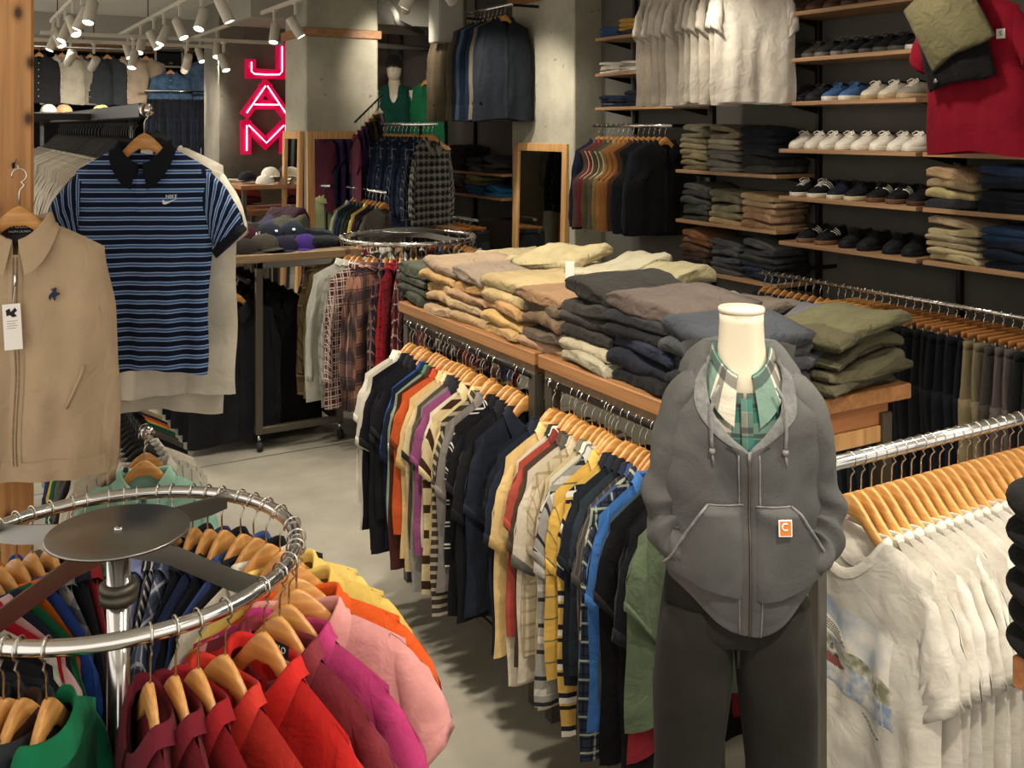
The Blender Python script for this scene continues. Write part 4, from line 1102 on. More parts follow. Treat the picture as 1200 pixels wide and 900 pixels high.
# table with white caps by the column
t = thing('corner_shelf', 'small wooden shelf table with white caps beside the concrete column', 'table', (2.35, 9.05, 0))
obj('tabletop', B().box(0, 0, 1.38, .75, .5, 1.42, .004).mesh('tabletop', M['oak'], False), t)
obj('lower_shelf', B().box(.02, .02, 1.18, .73, .48, 1.2, .002).mesh('lower_shelf', M['oak'], False), t)
for x in (.02, .69):
    for y in (.02, .44): obj('leg', B().box(x, y, 0, x + .04, y + .04, 1.38, .002).mesh('table_leg', M['darkmetal'], False), t)
for i, (x, y, z, rz, hx, lb) in enumerate(((2.62, 9.2, 0, .5, 'e3ddcf', 'white cap at the bottom of the pile'), (2.68, 9.24, .07, .2, 'e6e0d2', 'white cap at the top of the pile'), (2.84, 9.2, .0, -.4, 'dcd6c8', 'white cap next to the column'), (2.5, 9.38, .03, .2, '1b1c20', 'black cap behind the white ones'), (2.9, 9.42, .08, 0, '2b3a52', 'dark blue cap behind the white ones'))):
    cap(x, y, 1.424 + z, rz, hx, lb + ' on the corner shelf', 'caps on the corner shelf')
# ------------------------------------------------------------------ JAM sign
stack(2.3, 10.05, 1.15, .1, [('3a5a80', 'blue'), ('4a78a8', 'blue'), ('5a88b8', 'light blue')], 'the blue stack on the side table', 'sweaters on the side table', 'sweater', w=.3, d=.3, h=.06, name='folded_sweater')
sg = thing('neon_sign', 'pink red neon letter sign mounted down the rough concrete wall', 'sign', (2.97, 10.42, 0))
def letter(nm, strokes, tubes, w=.052):
    b = B()
    for (x0, z0, x1, z1) in strokes:
        d = Vector((x1 - x0, z1 - z0)); L_ = d.length; d /= L_; n = Vector((-d.y, d.x)) * w; e = d * w * .98
        b.poly([(x0 - e.x - n.x, z0 - e.y - n.y), (x1 + e.x - n.x, z1 + e.y - n.y), (x1 + e.x + n.x, z1 + e.y + n.y), (x0 - e.x + n.x, z0 - e.y + n.y)], -.02, .05)
    o = obj(nm, b.mesh(nm, M['neonface'], False), sg)
    for tb in tubes:
        obj('neon_tube', B().tube([(x, -.032, z) for x, z in tb], .0075, 8).mesh('neon_tube', M['neontube']), o)
u = 1
letter('letter_j', [(-.16, 2.63, -.16, 2.53), (-.16, 2.53, .17, 2.53), (.17, 2.53, .17, 2.82)], [[(-.16, 2.65), (-.16, 2.55), (-.13, 2.525), (0, 2.52), (.14, 2.525), (.17, 2.56), (.17, 2.83)]])
letter('letter_a', [(-.2, 2.12, .0, 2.4), (.0, 2.4, .2, 2.12), (-.12, 2.2, .12, 2.2)], [[(-.21, 2.11), (-.01, 2.4)], [(.01, 2.4), (.21, 2.11)], [(-.13, 2.2), (.13, 2.2)]])
letter('letter_m', [(-.21, 1.72, -.21, 1.98), (-.2, 1.98, .0, 1.79), (.0, 1.79, .2, 1.98), (.21, 1.98, .21, 1.72)], [[(-.21, 1.71), (-.21, 1.98)], [(-.19, 1.98), (.0, 1.79), (.19, 1.98)], [(.21, 1.98), (.21, 1.71)]])
struct('wall_sign_back', B().box(2.5, 10.5, 0, 3.4, 11.2, ZC), M['rough'])
# ------------------------------------------------------------------ right wall: uprights, shelves
XS = 4.37
for y, z0 in ((6.2, 1.9), (5.30, .3), (4.33, .3), (3.35, .3), (2.35, .3), (7.9, .8), (8.9, .8), (9.9, .8)):
    o = thing('shelf_upright', f'black slotted upright strip on the dark wall, {nth({2.35: 1, 3.35: 2, 4.33: 3, 5.30: 4, 6.2: 5, 7.9: 6, 8.9: 7, 9.9: 8}[y])} from the near end', 'shelf upright', (4.70, y, 0))
    obj('strip', B().box(-.018, -.014, z0, .02, .014, 3.0, .002).mesh('upright_strip', M['blackmetal'], False), o)
def shelf(y0, y1, z, label, cat='shelf', depth=.33, mat=None):
    t = thing('wall_shelf', label, cat, (XS, y0, z), (0, 0, 0), 'wooden wall shelves')
    obj('board', B().box(0, 0, -.024, depth, y1 - y0, 0, .002).mesh('shelf_board', mat or M['shelf'], False), t)
    for y in (.02, y1 - y0 - .02):
        b = B().add([(.06, y - .002, -.024), (.33, y - .002, -.024), (.33, y - .002, -.075), (.06, y + .002, -.024), (.33, y + .002, -.024), (.33, y + .002, -.075)], [(0, 1, 2), (5, 4, 3), (0, 3, 4, 1), (1, 4, 5, 2), (2, 5, 3, 0)])
        obj('bracket', b.mesh('shelf_bracket', M['blackmetal'], False), t)
    return t
SZ = [2.64, 2.365, 2.108, 1.825, 1.54, 1.268]
nm = ['highest', 'second highest', 'third', 'fourth', 'fifth', 'lowest']
for i, z in enumerate(SZ):
    shelf(3.37, 4.34, z, f'{nm[i]} wooden shoe shelf of the sneaker bay on the dark wall')
    if i > 2: shelf(1.9, 3.33, z, f'{["upper", "middle", "lower"][i - 3]} wooden shelf nearest the camera on the dark wall')
for i, z in enumerate((1.665, 1.325, .995)):
    shelf(4.36, 5.31, z, f'{["upper", "middle", "lower"][i]} wooden shelf of folded trousers on the dark wall')
for i, z in enumerate((2.645, 2.37, 2.11)):
    shelf(5.34, 6.28, z, f'{["top", "middle", "bottom"][i]} wooden shelf of folded tees above the vest rail')
for i, z in enumerate((1.53, 1.31)):
    shelf(7.75, 9.9, z, f'{["upper", "lower"][i]} far wall shelf past the pale column')
gs = 'folded trousers on the wall shelves'
def ws(y, z, items, label, w=.27, h=.043, what='trousers', d=.3, name='folded_trousers', grp=gs, kinds=None):
    stack(XS + .02 + d / 2, y, z, -PI / 2, items, label, grp, what, w=w, d=d, h=h, name=name, kinds=kinds)
def sh(hexs, words_): return [(h, words_) for h in hexs]
ws(5.14, 1.665, sh(['6f6242', '7d7356', '857a5c', '7f7457', '867b60', '7a7158', '706751', '696250'], 'olive khaki'), 'the olive stack, top trouser shelf', h=.038)
ws(4.86, 1.665, sh(['8a867a', '7d7a72', '77716a', '706865', '9a917a', 'aca389', '7f745f', '7a6d54'], 'grey khaki'), 'the middle stack, top trouser shelf', h=.038)
ws(4.54, 1.665, sh(['4a4842', '2e3030', '2a2c30', '24262c', '212329', '1d1f26'], 'black'), 'the black stack, top trouser shelf', h=.05)
ws(5.14, 1.325, sh(['3b3f36', '42453d', '474a42', '4b4d49', '3e3e42', '4f5048'], 'dark grey green'), 'the green stack, middle trouser shelf', h=.04)
ws(4.84, 1.325, sh(['b39a70', '8c8468', '857e66', '7b755f', '726c58'], 'sage khaki'), 'the sage stack, middle trouser shelf', h=.046)
ws(4.54, 1.325, sh(['a08060', 'a9876a', 'a98866', 'b39a7a', 'b29870'], 'camel'), 'the camel stack, middle trouser shelf', h=.046)
ws(5.14, .995, sh(['3a2a24', '3f2f2a', '47372e', '5a4334', '7a5436', '83593a'], 'brown'), 'the brown stack, bottom trouser shelf', h=.042)
ws(4.84, .995, sh(['4a4844', '45454a', '484a50', '4c4d4f', '505150', '434746'], 'grey'), 'the grey stack, bottom trouser shelf', h=.042)
ws(4.54, .995, sh(['252c3a', '2b3140', '32363f', '42443f', '3f3f44', '50524e'], 'slate blue'), 'the slate stack, bottom trouser shelf', h=.044)
ws(3.2, SZ[4], sh(['35353a', 'b8a878', 'a08c6a', 'b0936f'], 'tan'), 'the tan stack, middle near shelf', w=.26, h=.05)
ws(2.85, SZ[4], sh(['191b20', '1c1e24', '1c1f26', '1e222b', '252d3c', '2b3750'], 'navy black'), 'the navy stack, middle near shelf', w=.34, h=.04)
ws(3.18, SZ[5], sh(['b3a67e', 'b5a680', 'a89877', 'a2967a', 'b5a67e', 'b09a7c'], 'pale khaki'), 'the khaki stack, lower near shelf', w=.28, h=.037)
ws(2.83, SZ[5], sh(['161b26', '1a2230', '1e2532', '273a55', '2c4260'], 'dark blue'), 'the blue stack, lower near shelf', w=.34, h=.045)
ws(2.5, SZ[4], sh(['2a2c30'] * 5, 'black'), 'the black stack, middle near shelf', h=.045)
ws(2.5, SZ[5], sh(['23252c'] * 5, 'black'), 'the black stack, lower near shelf', h=.045)
gtee = 'folded tees above the vest rail'
ws(6.12, 2.645, sh(['2c4668', '2f4a6e', '334e74'], 'blue'), 'the blue stack, top tee shelf', .26, .03, 't-shirt', .28, 'folded_tee', gtee)
ws(5.85, 2.645, sh(['3a3a3c', 'b58a3a', 'b98f40', 'bd9446'], 'mustard'), 'the mustard stack, top tee shelf', .26, .03, 't-shirt', .28, 'folded_tee', gtee)
ws(6.12, 2.37, sh(['d6cfc0', 'd0c8b8', 'c9c1b0', 'cfc8ba'], 'white'), 'the white stack, middle tee shelf', .26, .022, 't-shirt', .28, 'folded_tee', gtee)
ws(5.84, 2.37, sh(['d2cabb', 'cbc3b2', '8d8880', 'c3bcac'], 'white grey'), 'the white and grey stack, middle tee shelf', .26, .022, 't-shirt', .28, 'folded_tee', gtee)
ws(6.1, 2.11, sh(['1b2030', '1c2233', '20263a'], 'navy'), 'the navy stack, bottom tee shelf', .28, .03, 't-shirt', .28, 'folded_tee', gtee)
ws(5.78, 2.11, sh(['191c26', '1b1f2a', '1d222f', '20232c'], 'dark navy'), 'the dark navy stack, bottom tee shelf', .28, .03, 't-shirt', .28, 'folded_tee', gtee)
# far shelves past the pale column
gf = 'folded clothes on the far wall shelves'
FR = [(9.35, ['2a2a2c', '26282c', '2c2c2e'], 'dark'), (9.05, ['8d8668', '98916f', 'a09a78', '948d6c', '8d8668'], 'pale olive'), (8.72, ['1c1c1e', '202022', '242426', '1c1c20', '222224'], 'black'), (8.35, ['5a5a58', '3a3c3e', '35383a'], 'charcoal'), (8.02, ['3a3a3c', '4a4a4a', '44464a'], 'grey')]
for y, hs, cw in FR: ws(y, 1.53, sh(hs, cw), f'the {cw} stack, upper far shelf', .26, .05, 'trousers', .3, 'folded_trousers', gf)
for y, hs, cw in [(9.4, ['3a2a2c', '8d8a80'], 'brown'), (9.08, ['8d7a6c', 'b3a394', 'c4b6a6', 'b39a92'], 'pink beige'), (8.72, ['3a2a30', '4a3a3c', '4a4a48', '55544f'], 'grey plum'), (8.35, ['2a5a80', '23507a', '6a6a48', '8a8a60'], 'teal olive'), (8.0, ['2d5f8a', '235a86'], 'teal')]:
    ws(y, 1.31, sh(hs, cw), f'the {cw} pile, lower far shelf', .28, .05, 't-shirt', .3, 'folded_tee', gf)

# ------------------------------------------------------------------ sneakers
def shoe_meshes(seed, high=0.0):
    L = .285
    def wd(t, k=1):
        pts = [(0, .012), (.05, .03), (.15, .044), (.3, .05), (.45, .045), (.6, .039), (.8, .038), (.93, .032), (1, .014)]
        for (a, p), (c, q) in zip(pts, pts[1:]):
            if t <= c: f = (t - a) / (c - a); return (p + (q - p) * f) * k
        return .014
    def tp(t):
        pts = [(0, .03), (.06, .046), (.18, .058), (.3, .068), (.45, .088), (.55, .1), (.68, .094), (.82, .09), (.93, .1), (1, .098)]
        for (a, p), (c, q) in zip(pts, pts[1:]):
            if t <= c: f = (t - a) / (c - a); return p + (q - p) * f + (high if t > .4 else 0)
        return .1
    so = B(); up = B()
    ts = [.0, .02, .05, .1, .18, .28, .4, .52, .64, .76, .86, .93, .975, 1.0]
    so.loft([[(wd(t, 1.06) * (1 if abs(j - 3.5) else 1) * cx_, -L / 2 + L * t, z) for j, (cx_, z) in enumerate(((-.92, 0), (.92, 0), (1, .006), (1, .02), (.96, .026), (-.96, .026), (-1, .02), (-1, .006)))] for t in ts])
    rings = []
    for t in ts:
        w_, h_ = wd(t), tp(t); r = []
        for j in range(13):
            a = PI * j / 12
            q = 1 - .35 * max(0, sin(a)) ** 3 * (t > .4)
            r.append((w_ * cos(a) * (.98 if j in (0, 12) else q), -L / 2 + .004 + (L - .008) * t, .022 + (h_ - .022) * sin(a) ** .62))
        rings.append(r)
    up.loft(rings)
    op = B(); rows = [[(wd(t) * .5 * s, -L / 2 + L * t, tp(t) + .0025 + .001 * s) for s in (-1, 0, 1)] for t in [.52 + .42 * i / 8 for i in range(9)]]
    op.grid(rows)  # dark sheet on the closed upper stands for the shaded hollow inside
    lc = B()
    for k in range(5):
        t = .26 + k * .055; y = -L / 2 + L * t; w_ = wd(t) * .52; z = tp(t)
        lc.tube([(-w_, y, z - .008), (-w_ * .4, y + .004, z + .005), (w_ * .4, y + .008, z + .005), (w_, y + .01, z - .006)], .0028, 5)
    y = -L / 2 + L * .5; z = tp(.5)
    for s in (-1, 1):
        lc.tube([(0, y, z + .008), (s * .018, y - .012, z + .014), (s * .034, y - .024, z + .002), (s * .026, y - .03, z - .01), (0, y, z + .006)], .0032, 5)
    tg = B(); tg.box(-.018, y - .006, z - .014, .018, y + .003, z + .012, .003)
    st = B()
    for s in (-1, 1):
        for k in range(3):
            y0 = -.01 + k * .02
            pts = []
            for q in range(4):
                a = rad(12 + q * 17); t = (y0 - q * .009 + L / 2) / L
                pts.append((s * wd(t) * cos(a) * 1.02 * (1 - .3 * sin(a) ** 3), y0 - q * .009, .024 + (tp(t) - .022) * sin(a) ** .62))
            st.tube(pts, .004, 5)
    return dict(sole=so.mesh('shoe_sole', M['sole']), upper=up.mesh('shoe_upper', M['leather']), opening_shade=op.mesh('shoe_opening_shade', M['rubber']), laces=lc.mesh('shoe_laces', M['cloth']), tongue=tg.mesh('shoe_tongue', M['leather']), stripes=st.mesh('shoe_stripes', M['white']))
SHOE = shoe_meshes(1)
def shoe(x, y, z, rz, label, up, sole, lace, stripes_=False, nm='sneaker'):
    t = thing(nm, label, 'shoe', (x, y, z), (0, 0, rz), 'shoes on the wall shelves')
    obj('sole', SHOE['sole'], t, color=sole); obj('upper', SHOE['upper'], t, color=up); obj('opening_shade', SHOE['opening_shade'], t)
    obj('laces', SHOE['laces'], t, color=lace); obj('tongue', SHOE['tongue'], t, color=up)
    if stripes_: obj('side_stripe', SHOE['stripes'], t)
    return t
def shoes(z, ys, spec, rowname, rz=-PI / 2 + .12):
    for i, (y, (up, so, la, cw, st)) in enumerate(zip(ys, spec)):
        shoe(XS + .17 + R.uniform(-.012, .012), y, z, rz + R.uniform(-.06, .06), f'{cw} shoe, {nth(i + 1)} in the {rowname}', up, so, la, st)
def lin_(a, b_, n): return [a + (b_ - a) * i / (n - 1) for i in range(n)]
W1 = ('ddd6c8', 'd9d2c2', 'e2dccf', 'white', False)
BK = ('1c1c1e', '1d1d1e', '222224', 'black', False)
shoes(SZ[3], lin_(4.28, 3.46, 8), [W1] * 8, 'white sneaker row')
shoes(SZ[2], lin_(4.28, 3.5, 7), [('26272a', '2b2b2c', '2b2b2c', 'black', False), ('232427', '262627', '2a2a2b', 'black', False), ('3f5f8c', 'd6cfc2', '3a5884', 'blue', False), ('44648f', 'd8d2c4', '3a5884', 'blue', False), ('cfc6b2', 'b39a74', 'd6cfc0', 'cream', False), ('c9c0ae', 'b59c78', 'd8d2c4', 'cream', False), ('8f8778', 'b09878', 'cfc8b8', 'taupe with pale laces', False)], 'blue and cream sneaker row')
shoes(SZ[1], lin_(4.29, 3.45, 9), [('3a3532', '4a443e', '35302c', 'dark brown', False), ('37332f', '5a554d', '302c29', 'dark brown', False), ('2c2c2d', '6f6b64', '2a2a2a', 'charcoal', False), ('242426', '77736b', '202020', 'black with pale sole edge', False)] + [('1b1c1f', '55524d', '1b1c1f', 'black', False)] * 4 + [('18191c', 'c9c4b8', '1b1c1f', 'black with a white mark', False)], 'dark shoe row')
shoes(SZ[0], lin_(4.27, 3.5, 7), [('4a3028', '5a4436', '3a2a24', 'brown', False)] * 7, 'brown shoe row on the highest shelf')
shoes(SZ[4], lin_(4.27, 3.44, 7), [('18181a', 'd6cfc0', 'e2dccf', 'black with white laces', False), ('18181a', 'd6cfc0', 'e2dccf', 'black with white laces and stripes', True), ('1c2230', 'cfc2a6', '20273a', 'navy', False), ('191a1e', 'c4b48f', '1c1c20', 'black with a gum edge', False), ('18181a', '6a4a36', '1c1c1e', 'black three striped', True), ('18181a', '6a4a36', '1c1c1e', 'black three striped', True), ('16161a', '50382c', '1a1a1c', 'black', False)], 'black striped shoe row')
shoes(SZ[5], [4.22, 4.08, 3.9, 3.76, 3.6, 3.48], [('1a1a1c', '7a5a40', '1c1c1e', 'black three striped', True), ('1a1a1c', '7a5a40', '1c1c1e', 'black three striped', True), BK, BK, BK, BK], 'lowest shoe row')

# ------------------------------------------------------------------ vests on the short wall rail
def wallrail(y0, y1, x, z, label):
    t = thing('wall_rail', label, 'clothes rail', (x, y0, z))
    obj('rail', B().tube([(0, 0, 0), (0, y1 - y0, 0)], .0125, 12).mesh('wall_rail_bar', M['chrome']), t)
    for y in (.05, y1 - y0 - .05):
        obj('bracket', B().box(.0, y - .008, -.012, 4.70 - x, y + .008, .012, .002).mesh('rail_bracket', M['blackmetal'], False), t)
    return t
wallrail(5.36, 6.31, 4.38, 1.966, 'short chrome wall rail of vests below the tee shelves')
piping = 'c3b394'
vs_ = [('1f2534', 'navy jacket', 'J', None), ('5a4440', 'brown vest', 'V', None), ('7d2a30', 'burgundy vest with pale piping', 'V', piping), ('4d4836', 'olive vest', 'V', piping), ('5c5542', 'khaki olive vest', 'V', piping), ('8d7348', 'tan vest', 'V', piping), ('95683a', 'camel vest', 'V', '7a5028'),
       ('8f5f34', 'caramel vest', 'V', '70482a'), ('4a352a', 'dark brown vest', 'V', None), ('1e1f24', 'black vest', 'V', None), ('1b1c20', 'black vest', 'V', None), ('23252c', 'black navy jacket', 'J', None), ('191a1c', 'black vest', 'V', None), ('151516', 'black vest nearest the trouser shelves', 'V', None)]
for i, (hx, cw, k, tr) in enumerate(vs_):
    y = 6.24 - i * .062; g = JACK[i % 3] if k == 'J' else VEST[i % 3]; rz = R.uniform(-.05, .05) - .12
    put(g, 'vest' if k == 'V' else 'jacket', f'{cw}, {nth(i + 1)} from the far end of the vest rail', 'vest' if k == 'V' else 'jacket', (4.38, y, 1.966), (0, 0, rz), {'': hx, 'armhole_trim': tr or hx}, 'vests on the short wall rail')
    add_hanger((4.38, y, 1.966), (0, 0, rz), f'wooden hanger, {nth(i + 1)} from the far end of the vest rail', 'hangers on the vest rail')
# white tees on the high rail
wallrail(3.95, 5.4, 4.14, 2.985, 'high wall rail of white t-shirts')
for i in range(13):
    y = 5.1 - i * .066; rz = R.uniform(-.35, .2)
    put(WTEE[i % 5], 'white_tee', f'white t-shirt, {nth(i + 1)} from the far end of the high rail above the trouser shelves', 't-shirt', (4.14, y, 2.985), (0, R.uniform(-.03, .03), rz), {'': R.choice(['cfc6b6', 'd3cabb', 'cbc3b4', 'd6cebf'])}, 'white tees on the high rail')
    add_hanger((4.14, y, 2.985), (0, 0, rz), f'wooden hanger of the {nth(i + 1)} white tee on the high rail', 'hangers on the high rail')
# long rail of trousers
wallrail(2.0, 4.24, 4.12, 1.11, 'long chrome wall rail of trousers below the shoe shelves')
for i in range(10):
    y = 4.2 - i * .052; rz = R.uniform(-.05, .05) - .1
    put(JACK[i % 3], 'black_jacket', f'black jacket, {nth(i + 1)} from the far end of the long wall rail', 'jacket', (4.12, y, 1.11), (0, 0, rz), {'': R.choice(['1b1d22', '202228', '1c1d20', '23262e'])}, 'black jackets on the long wall rail')
    add_hanger((4.12, y, 1.11), (0, 0, rz), f'wooden hanger of the {nth(i + 1)} black jacket on the long wall rail', 'hangers on the long wall rail')
tc = [('8d8466', 'khaki'), ('857c60', 'khaki'), ('6b6550', 'olive')] + [('22252a', 'black navy')] * 6 + [('1c1d20', 'black')] * 7 + [('1d2027', 'black')] * 3 + [('8f8363', 'khaki'), ('867b62', 'khaki'), ('4f4a44', 'dark taupe'), ('6a605c', 'taupe'), ('675e5a', 'taupe'), ('2a2c2c', 'black cargo'), ('2b2e2f', 'black cargo'), ('1e2738', 'navy'), ('1c2333', 'navy'), ('1f2a40', 'navy'), ('20293c', 'navy'), ('1c2230', 'navy')]
for i, (hx, cw) in enumerate(tc):
    y = 3.66 - i * .047; rz = R.uniform(-.06, .06)
    t = put_pants(i, f'{cw} trousers, {nth(i + 1)} from the far end of the long wall rail', (4.12, y, 1.11), (0, 0, rz), hx, 'trousers on the long wall rail')
    add_hanger((4.12, y, 1.11), (0, 0, rz), f'clip hanger of the {cw} trousers, {nth(i + 1)} from the far end of the row', 'clip hangers on the long wall rail', 2, DARKW if i > 4 else None)
# high jackets past the pale column
wallrail(7.2, 8.4, 4.16, 3.0, 'high wall rail of jackets past the pale column')
hj = [('4d4334', 'brown'), ('554a38', 'brown'), ('4a4130', 'olive brown'), ('524836', 'brown'), ('4f4636', 'khaki brown'), ('5a503e', 'khaki brown'), ('474033', 'brown'), ('22262e', 'black'), ('44546c', 'faded blue denim'), ('1d2636', 'navy'), ('20293c', 'navy'), ('6d6658', 'grey'), ('22262c', 'black'), ('1e2228', 'black navy')]
for i, (hx, cw) in enumerate(hj):
    y = 8.3 - i * .075
    put(COAT[i % 3], 'jacket', f'{cw} jacket, {nth(i + 1)} from the far end of the high jacket rail', 'jacket', (4.16, y, 3.0), (0, 0, R.uniform(-.12, .05)), {'': hx}, 'jackets on the high rail')
    add_hanger((4.16, y, 3.0), (0, 0, 0), f'wooden hanger of the {nth(i + 1)} jacket on the high rail past the pale column', 'hangers on the high jacket rail')
wallrail(7.75, 10.2, 4.12, 1.12, 'far chrome wall rail of trousers past the pale column')
for i in range(20):
    y = 9.9 - i * .105
    hx, cw = (('8d8466', 'khaki') if i in (3, 5, 6) else ('2b2d31', 'black'))
    put_pants(i, f'{cw} trousers, {nth(i + 1)} from the far end of the far wall rail', (4.12, y, 1.12), (0, 0, 0), hx, 'trousers on the far wall rail')
    add_hanger((4.12, y, 1.12), (0, 0, 0), f'clip hanger of the {nth(i + 1)} trousers on the far wall rail', 'clip hangers on the far wall rail', 2, DARKW)

# ------------------------------------------------------------------ red tee outfit facing the aisle
RT = G(seed=7.7, T=.05, L=.74, sw=.225, bw=.25, neck=.08, collar='crew', nu=34, nv=34, wr=.01, fold=.008, slen=.24, spread=1.0, tn=.05)
rp = (4.16, 2.89, 2.69); rr = (0, 0, -PI / 2)
t = put(RT, 'red_tee', 'dark red t-shirt with a small white pocket label hanging before the shoe shelves', 't-shirt', rp, rr, {'': '7d1022'})
o = obj('chest_label', B().box(-.021, -.0015, -.022, .021, .001, .022).mesh('chest_label', M['white'], False), t, (.165, RT.find(.165, -.315, -1, .003)[1], -.315))
textobj('S', .03, (0, -.0022, 0), (rad(90), 0, 0), o, M['ink'], 'label_lettering')
add_hanger(rp, rr, 'wooden hanger of the red tee before the shoe shelves', None)
b = B().tube([(0, 0, .02), (.54, 0, .02)], .008, 8).tube([(0, 0, .02), (-.02, 0, .03)], .008, 8)
o = obj('display_hook', b.mesh('display_hook', M['blackmetal']), None, (4.16, 2.89, 2.69)); tag(o, 'black wall arm carrying the red tee', 'arm')
sh_ = fold_mesh(77, .34, .34, .035, 1.1, 1.0)
o = obj('folded_trousers', sh_, None, (4.045, 2.94, 2.44), (rad(90), rad(-28), rad(-90)), '5e593f'); tag(o, 'olive folded trousers draped over the red tee', 'trousers')
tr_ = o = obj('folded_trousers', sh_, None, (4.075, 2.93, 2.32), (rad(90), rad(-14), rad(-90)), '121012', scale=(1, 1, .8)); tag(o, 'black folded trousers draped over the red tee below the olive pair', 'trousers')
b = B().lathe([(.001, .004), (.011, .004), (.013, 0)], 14); b.v = [(-z, x, y) for x, y, z in b.v]
o = obj('button', b.mesh('trouser_button', M['steel']), None, (4.03, 3.0, 2.17))
bpy.context.view_layer.update()
o.parent = tr_; o.matrix_parent_inverse = tr_.matrix_world.inverted(); o['label'] = 'round metal button'
# ------------------------------------------------------------------ white tee rack across the aisle
t = thing('tee_rack', 'metal rack of white t-shirts beside the hooded mannequin', 'clothes rack', (1.735, 1.602, 0))
obj('rail', B().tube([(-.015, 0, 1.17), (1.9, 0, 1.17)], .0165, 16).mesh('tee_rail', M['chrome']), t)
for x in (0, 1.88):
    obj('post', B().box(x - .014, -.018, .03, x + .014, .018, 1.175, .003).mesh('rack_post', M['steel'], False), t)
    obj('foot', B().box(x - .02, -.26, 0, x + .02, .26, .03, .004).mesh('rack_foot', M['steel'], False), t)
obj('bottom_bar', B().box(.014, -.012, .12, 1.87, .012, .145, .002).mesh('bottom_bar', M['steel'], False), t)
PRT = G(seed=3.3, T=.022, L=.77, sw=.23, bw=.255, neck=.118, z0=-.15, drop=.05, collar='crew', nu=40, nv=40, wr=.016, fold=.02, slen=.25, spread=.55, dip=.105, tn=.035)
gw = 'white tees on the metal rack'
xs = [1.845 + i * .036 for i in range(34)]
wt = ['d2cdc0', 'd6d1c5', 'd0cabd', 'd7d2c7', 'ccc7ba']
first = None
for i, x in enumerate(xs):
    g = PRT if i == 0 else WTEE[i % 5]
    rz = -PI / 2 + R.uniform(-.04, .04)
    lb = 'white t-shirt printed with a boat scene, first on the metal rack' if i == 0 else f'plain white t-shirt, {nth(i + 1)} from the mannequin end of the metal rack'
    t = put(g, 'white_tee', lb, 't-shirt', (x, 1.602, 1.17), (R.uniform(-.015, .015), 0, rz), {'': wt[i % 5]}, gw)
    if i == 0: first = t
    add_hanger((x, 1.602, 1.17), (0, 0, rz), f'wooden hanger, {nth(i + 1)} from the mannequin end of the white tee rack', 'hangers on the white tee rack')
# printed picture: lake, hills, boat, speech balloon (thin ink layers following the cloth)
def ink(pts_fn, n, m, name, mat, off):
    rows = [[PRT.find(*pts_fn(i / n, j / m), -1, off) for j in range(m + 1)] for i in range(n + 1)]
    return obj(name, B().grid(rows).mesh(name, mat), first)
def inkmat(name, c, alpha_scale=5.0, edge=.5):
    """watercolour ink: patchy pigment over white cotton"""
    m, nt, bs = newmat(name); tc = nd(nt, 'ShaderNodeTexCoord')
    n = nd(nt, 'ShaderNodeTexNoise', Scale=alpha_scale, Detail=5.0); nt.links.new(tc.outputs['Object'], n.inputs['Vector'])
    f = ramp(nt, n.outputs[0], [(edge - .12, (0, 0, 0, 1)), (edge + .12, (1, 1, 1, 1))])
    nt.links.new(mixc(nt, f, lin('e2dccf'), lin(c)), bs.inputs['Base Color']); bs.inputs['Roughness'].default_value = .95
    return m
pr = obj('print', B().grid([[PRT.find(-.17 + .31 * i / 24, -.31 - .20 * j / 18 - .05 * i / 24, -1, .0012) for j in range(19)] for i in range(25)]).mesh('print_sky', inkmat('sky_ink', '#8ea3bb', 9, .5)), first)
pr['label'] = 'lake and boat picture printed on the chest'
def sub(fn, n, m, name, mat, off):
    rows = [[PRT.find(*fn(i / n, j / m), -1, off) for j in range(m + 1)] for i in range(n + 1)]
    return obj(name, B().grid(rows).mesh(name, mat), pr)
hill = lambda s: .018 * sin(s * 9) + .012 * sin(s * 21 + 1)
sub(lambda s, q: (-.17 + .32 * s, -.435 - .065 * s + (.05 + hill(s)) * (1 - q) * (1 - .45 * s)), 24, 4, 'print_hills', inkmat('hill_ink', '#77785a', 26, .42), .0019)
sub(lambda s, q: (-.17 + .32 * s, -.435 - .065 * s - .085 * q * (1 - .35 * s)), 20, 6, 'print_water', inkmat('water_ink', '#8496ae', 24, .45), .0019)
sub(lambda s, q: (-.10 + .11 * s, -.455 - .03 * s - .022 * q * (1 - abs(2 * s - 1) ** 3)), 12, 3, 'print_boat', plain('boat_ink', '#8d5048', .95), .0027)
sub(lambda s, q: (-.095 + .09 * s, -.452 - .03 * s + (.022 + .008 * sin(s * 30)) * (1 - q)), 16, 2, 'print_figures', inkmat('figure_ink', '#4a4038', 60, .45), .0025)
sub(lambda s, q: (-.095 + .105 * s, -.385 - .032 * s - .042 * (q - .5) * (1 - abs(2 * s - 1) ** 4)), 14, 4, 'print_balloon', plain('balloon_ink', '#ece7da', .95), .003)
for k in range(4):
    sub(lambda s, q: (-.085 + .006 * k + .082 * s, -.374 - .03 * s - .0085 * k + .0012 * sin(s * 60) - .0024 * q), 24, 1, 'print_writing', M['ink'], .0036)
sub(lambda s, q: (.055 + .055 * s, -.565 - .028 * s + .002 * sin(s * 40) - .003 * q), 20, 1, 'print_signature', M['ink'], .002)

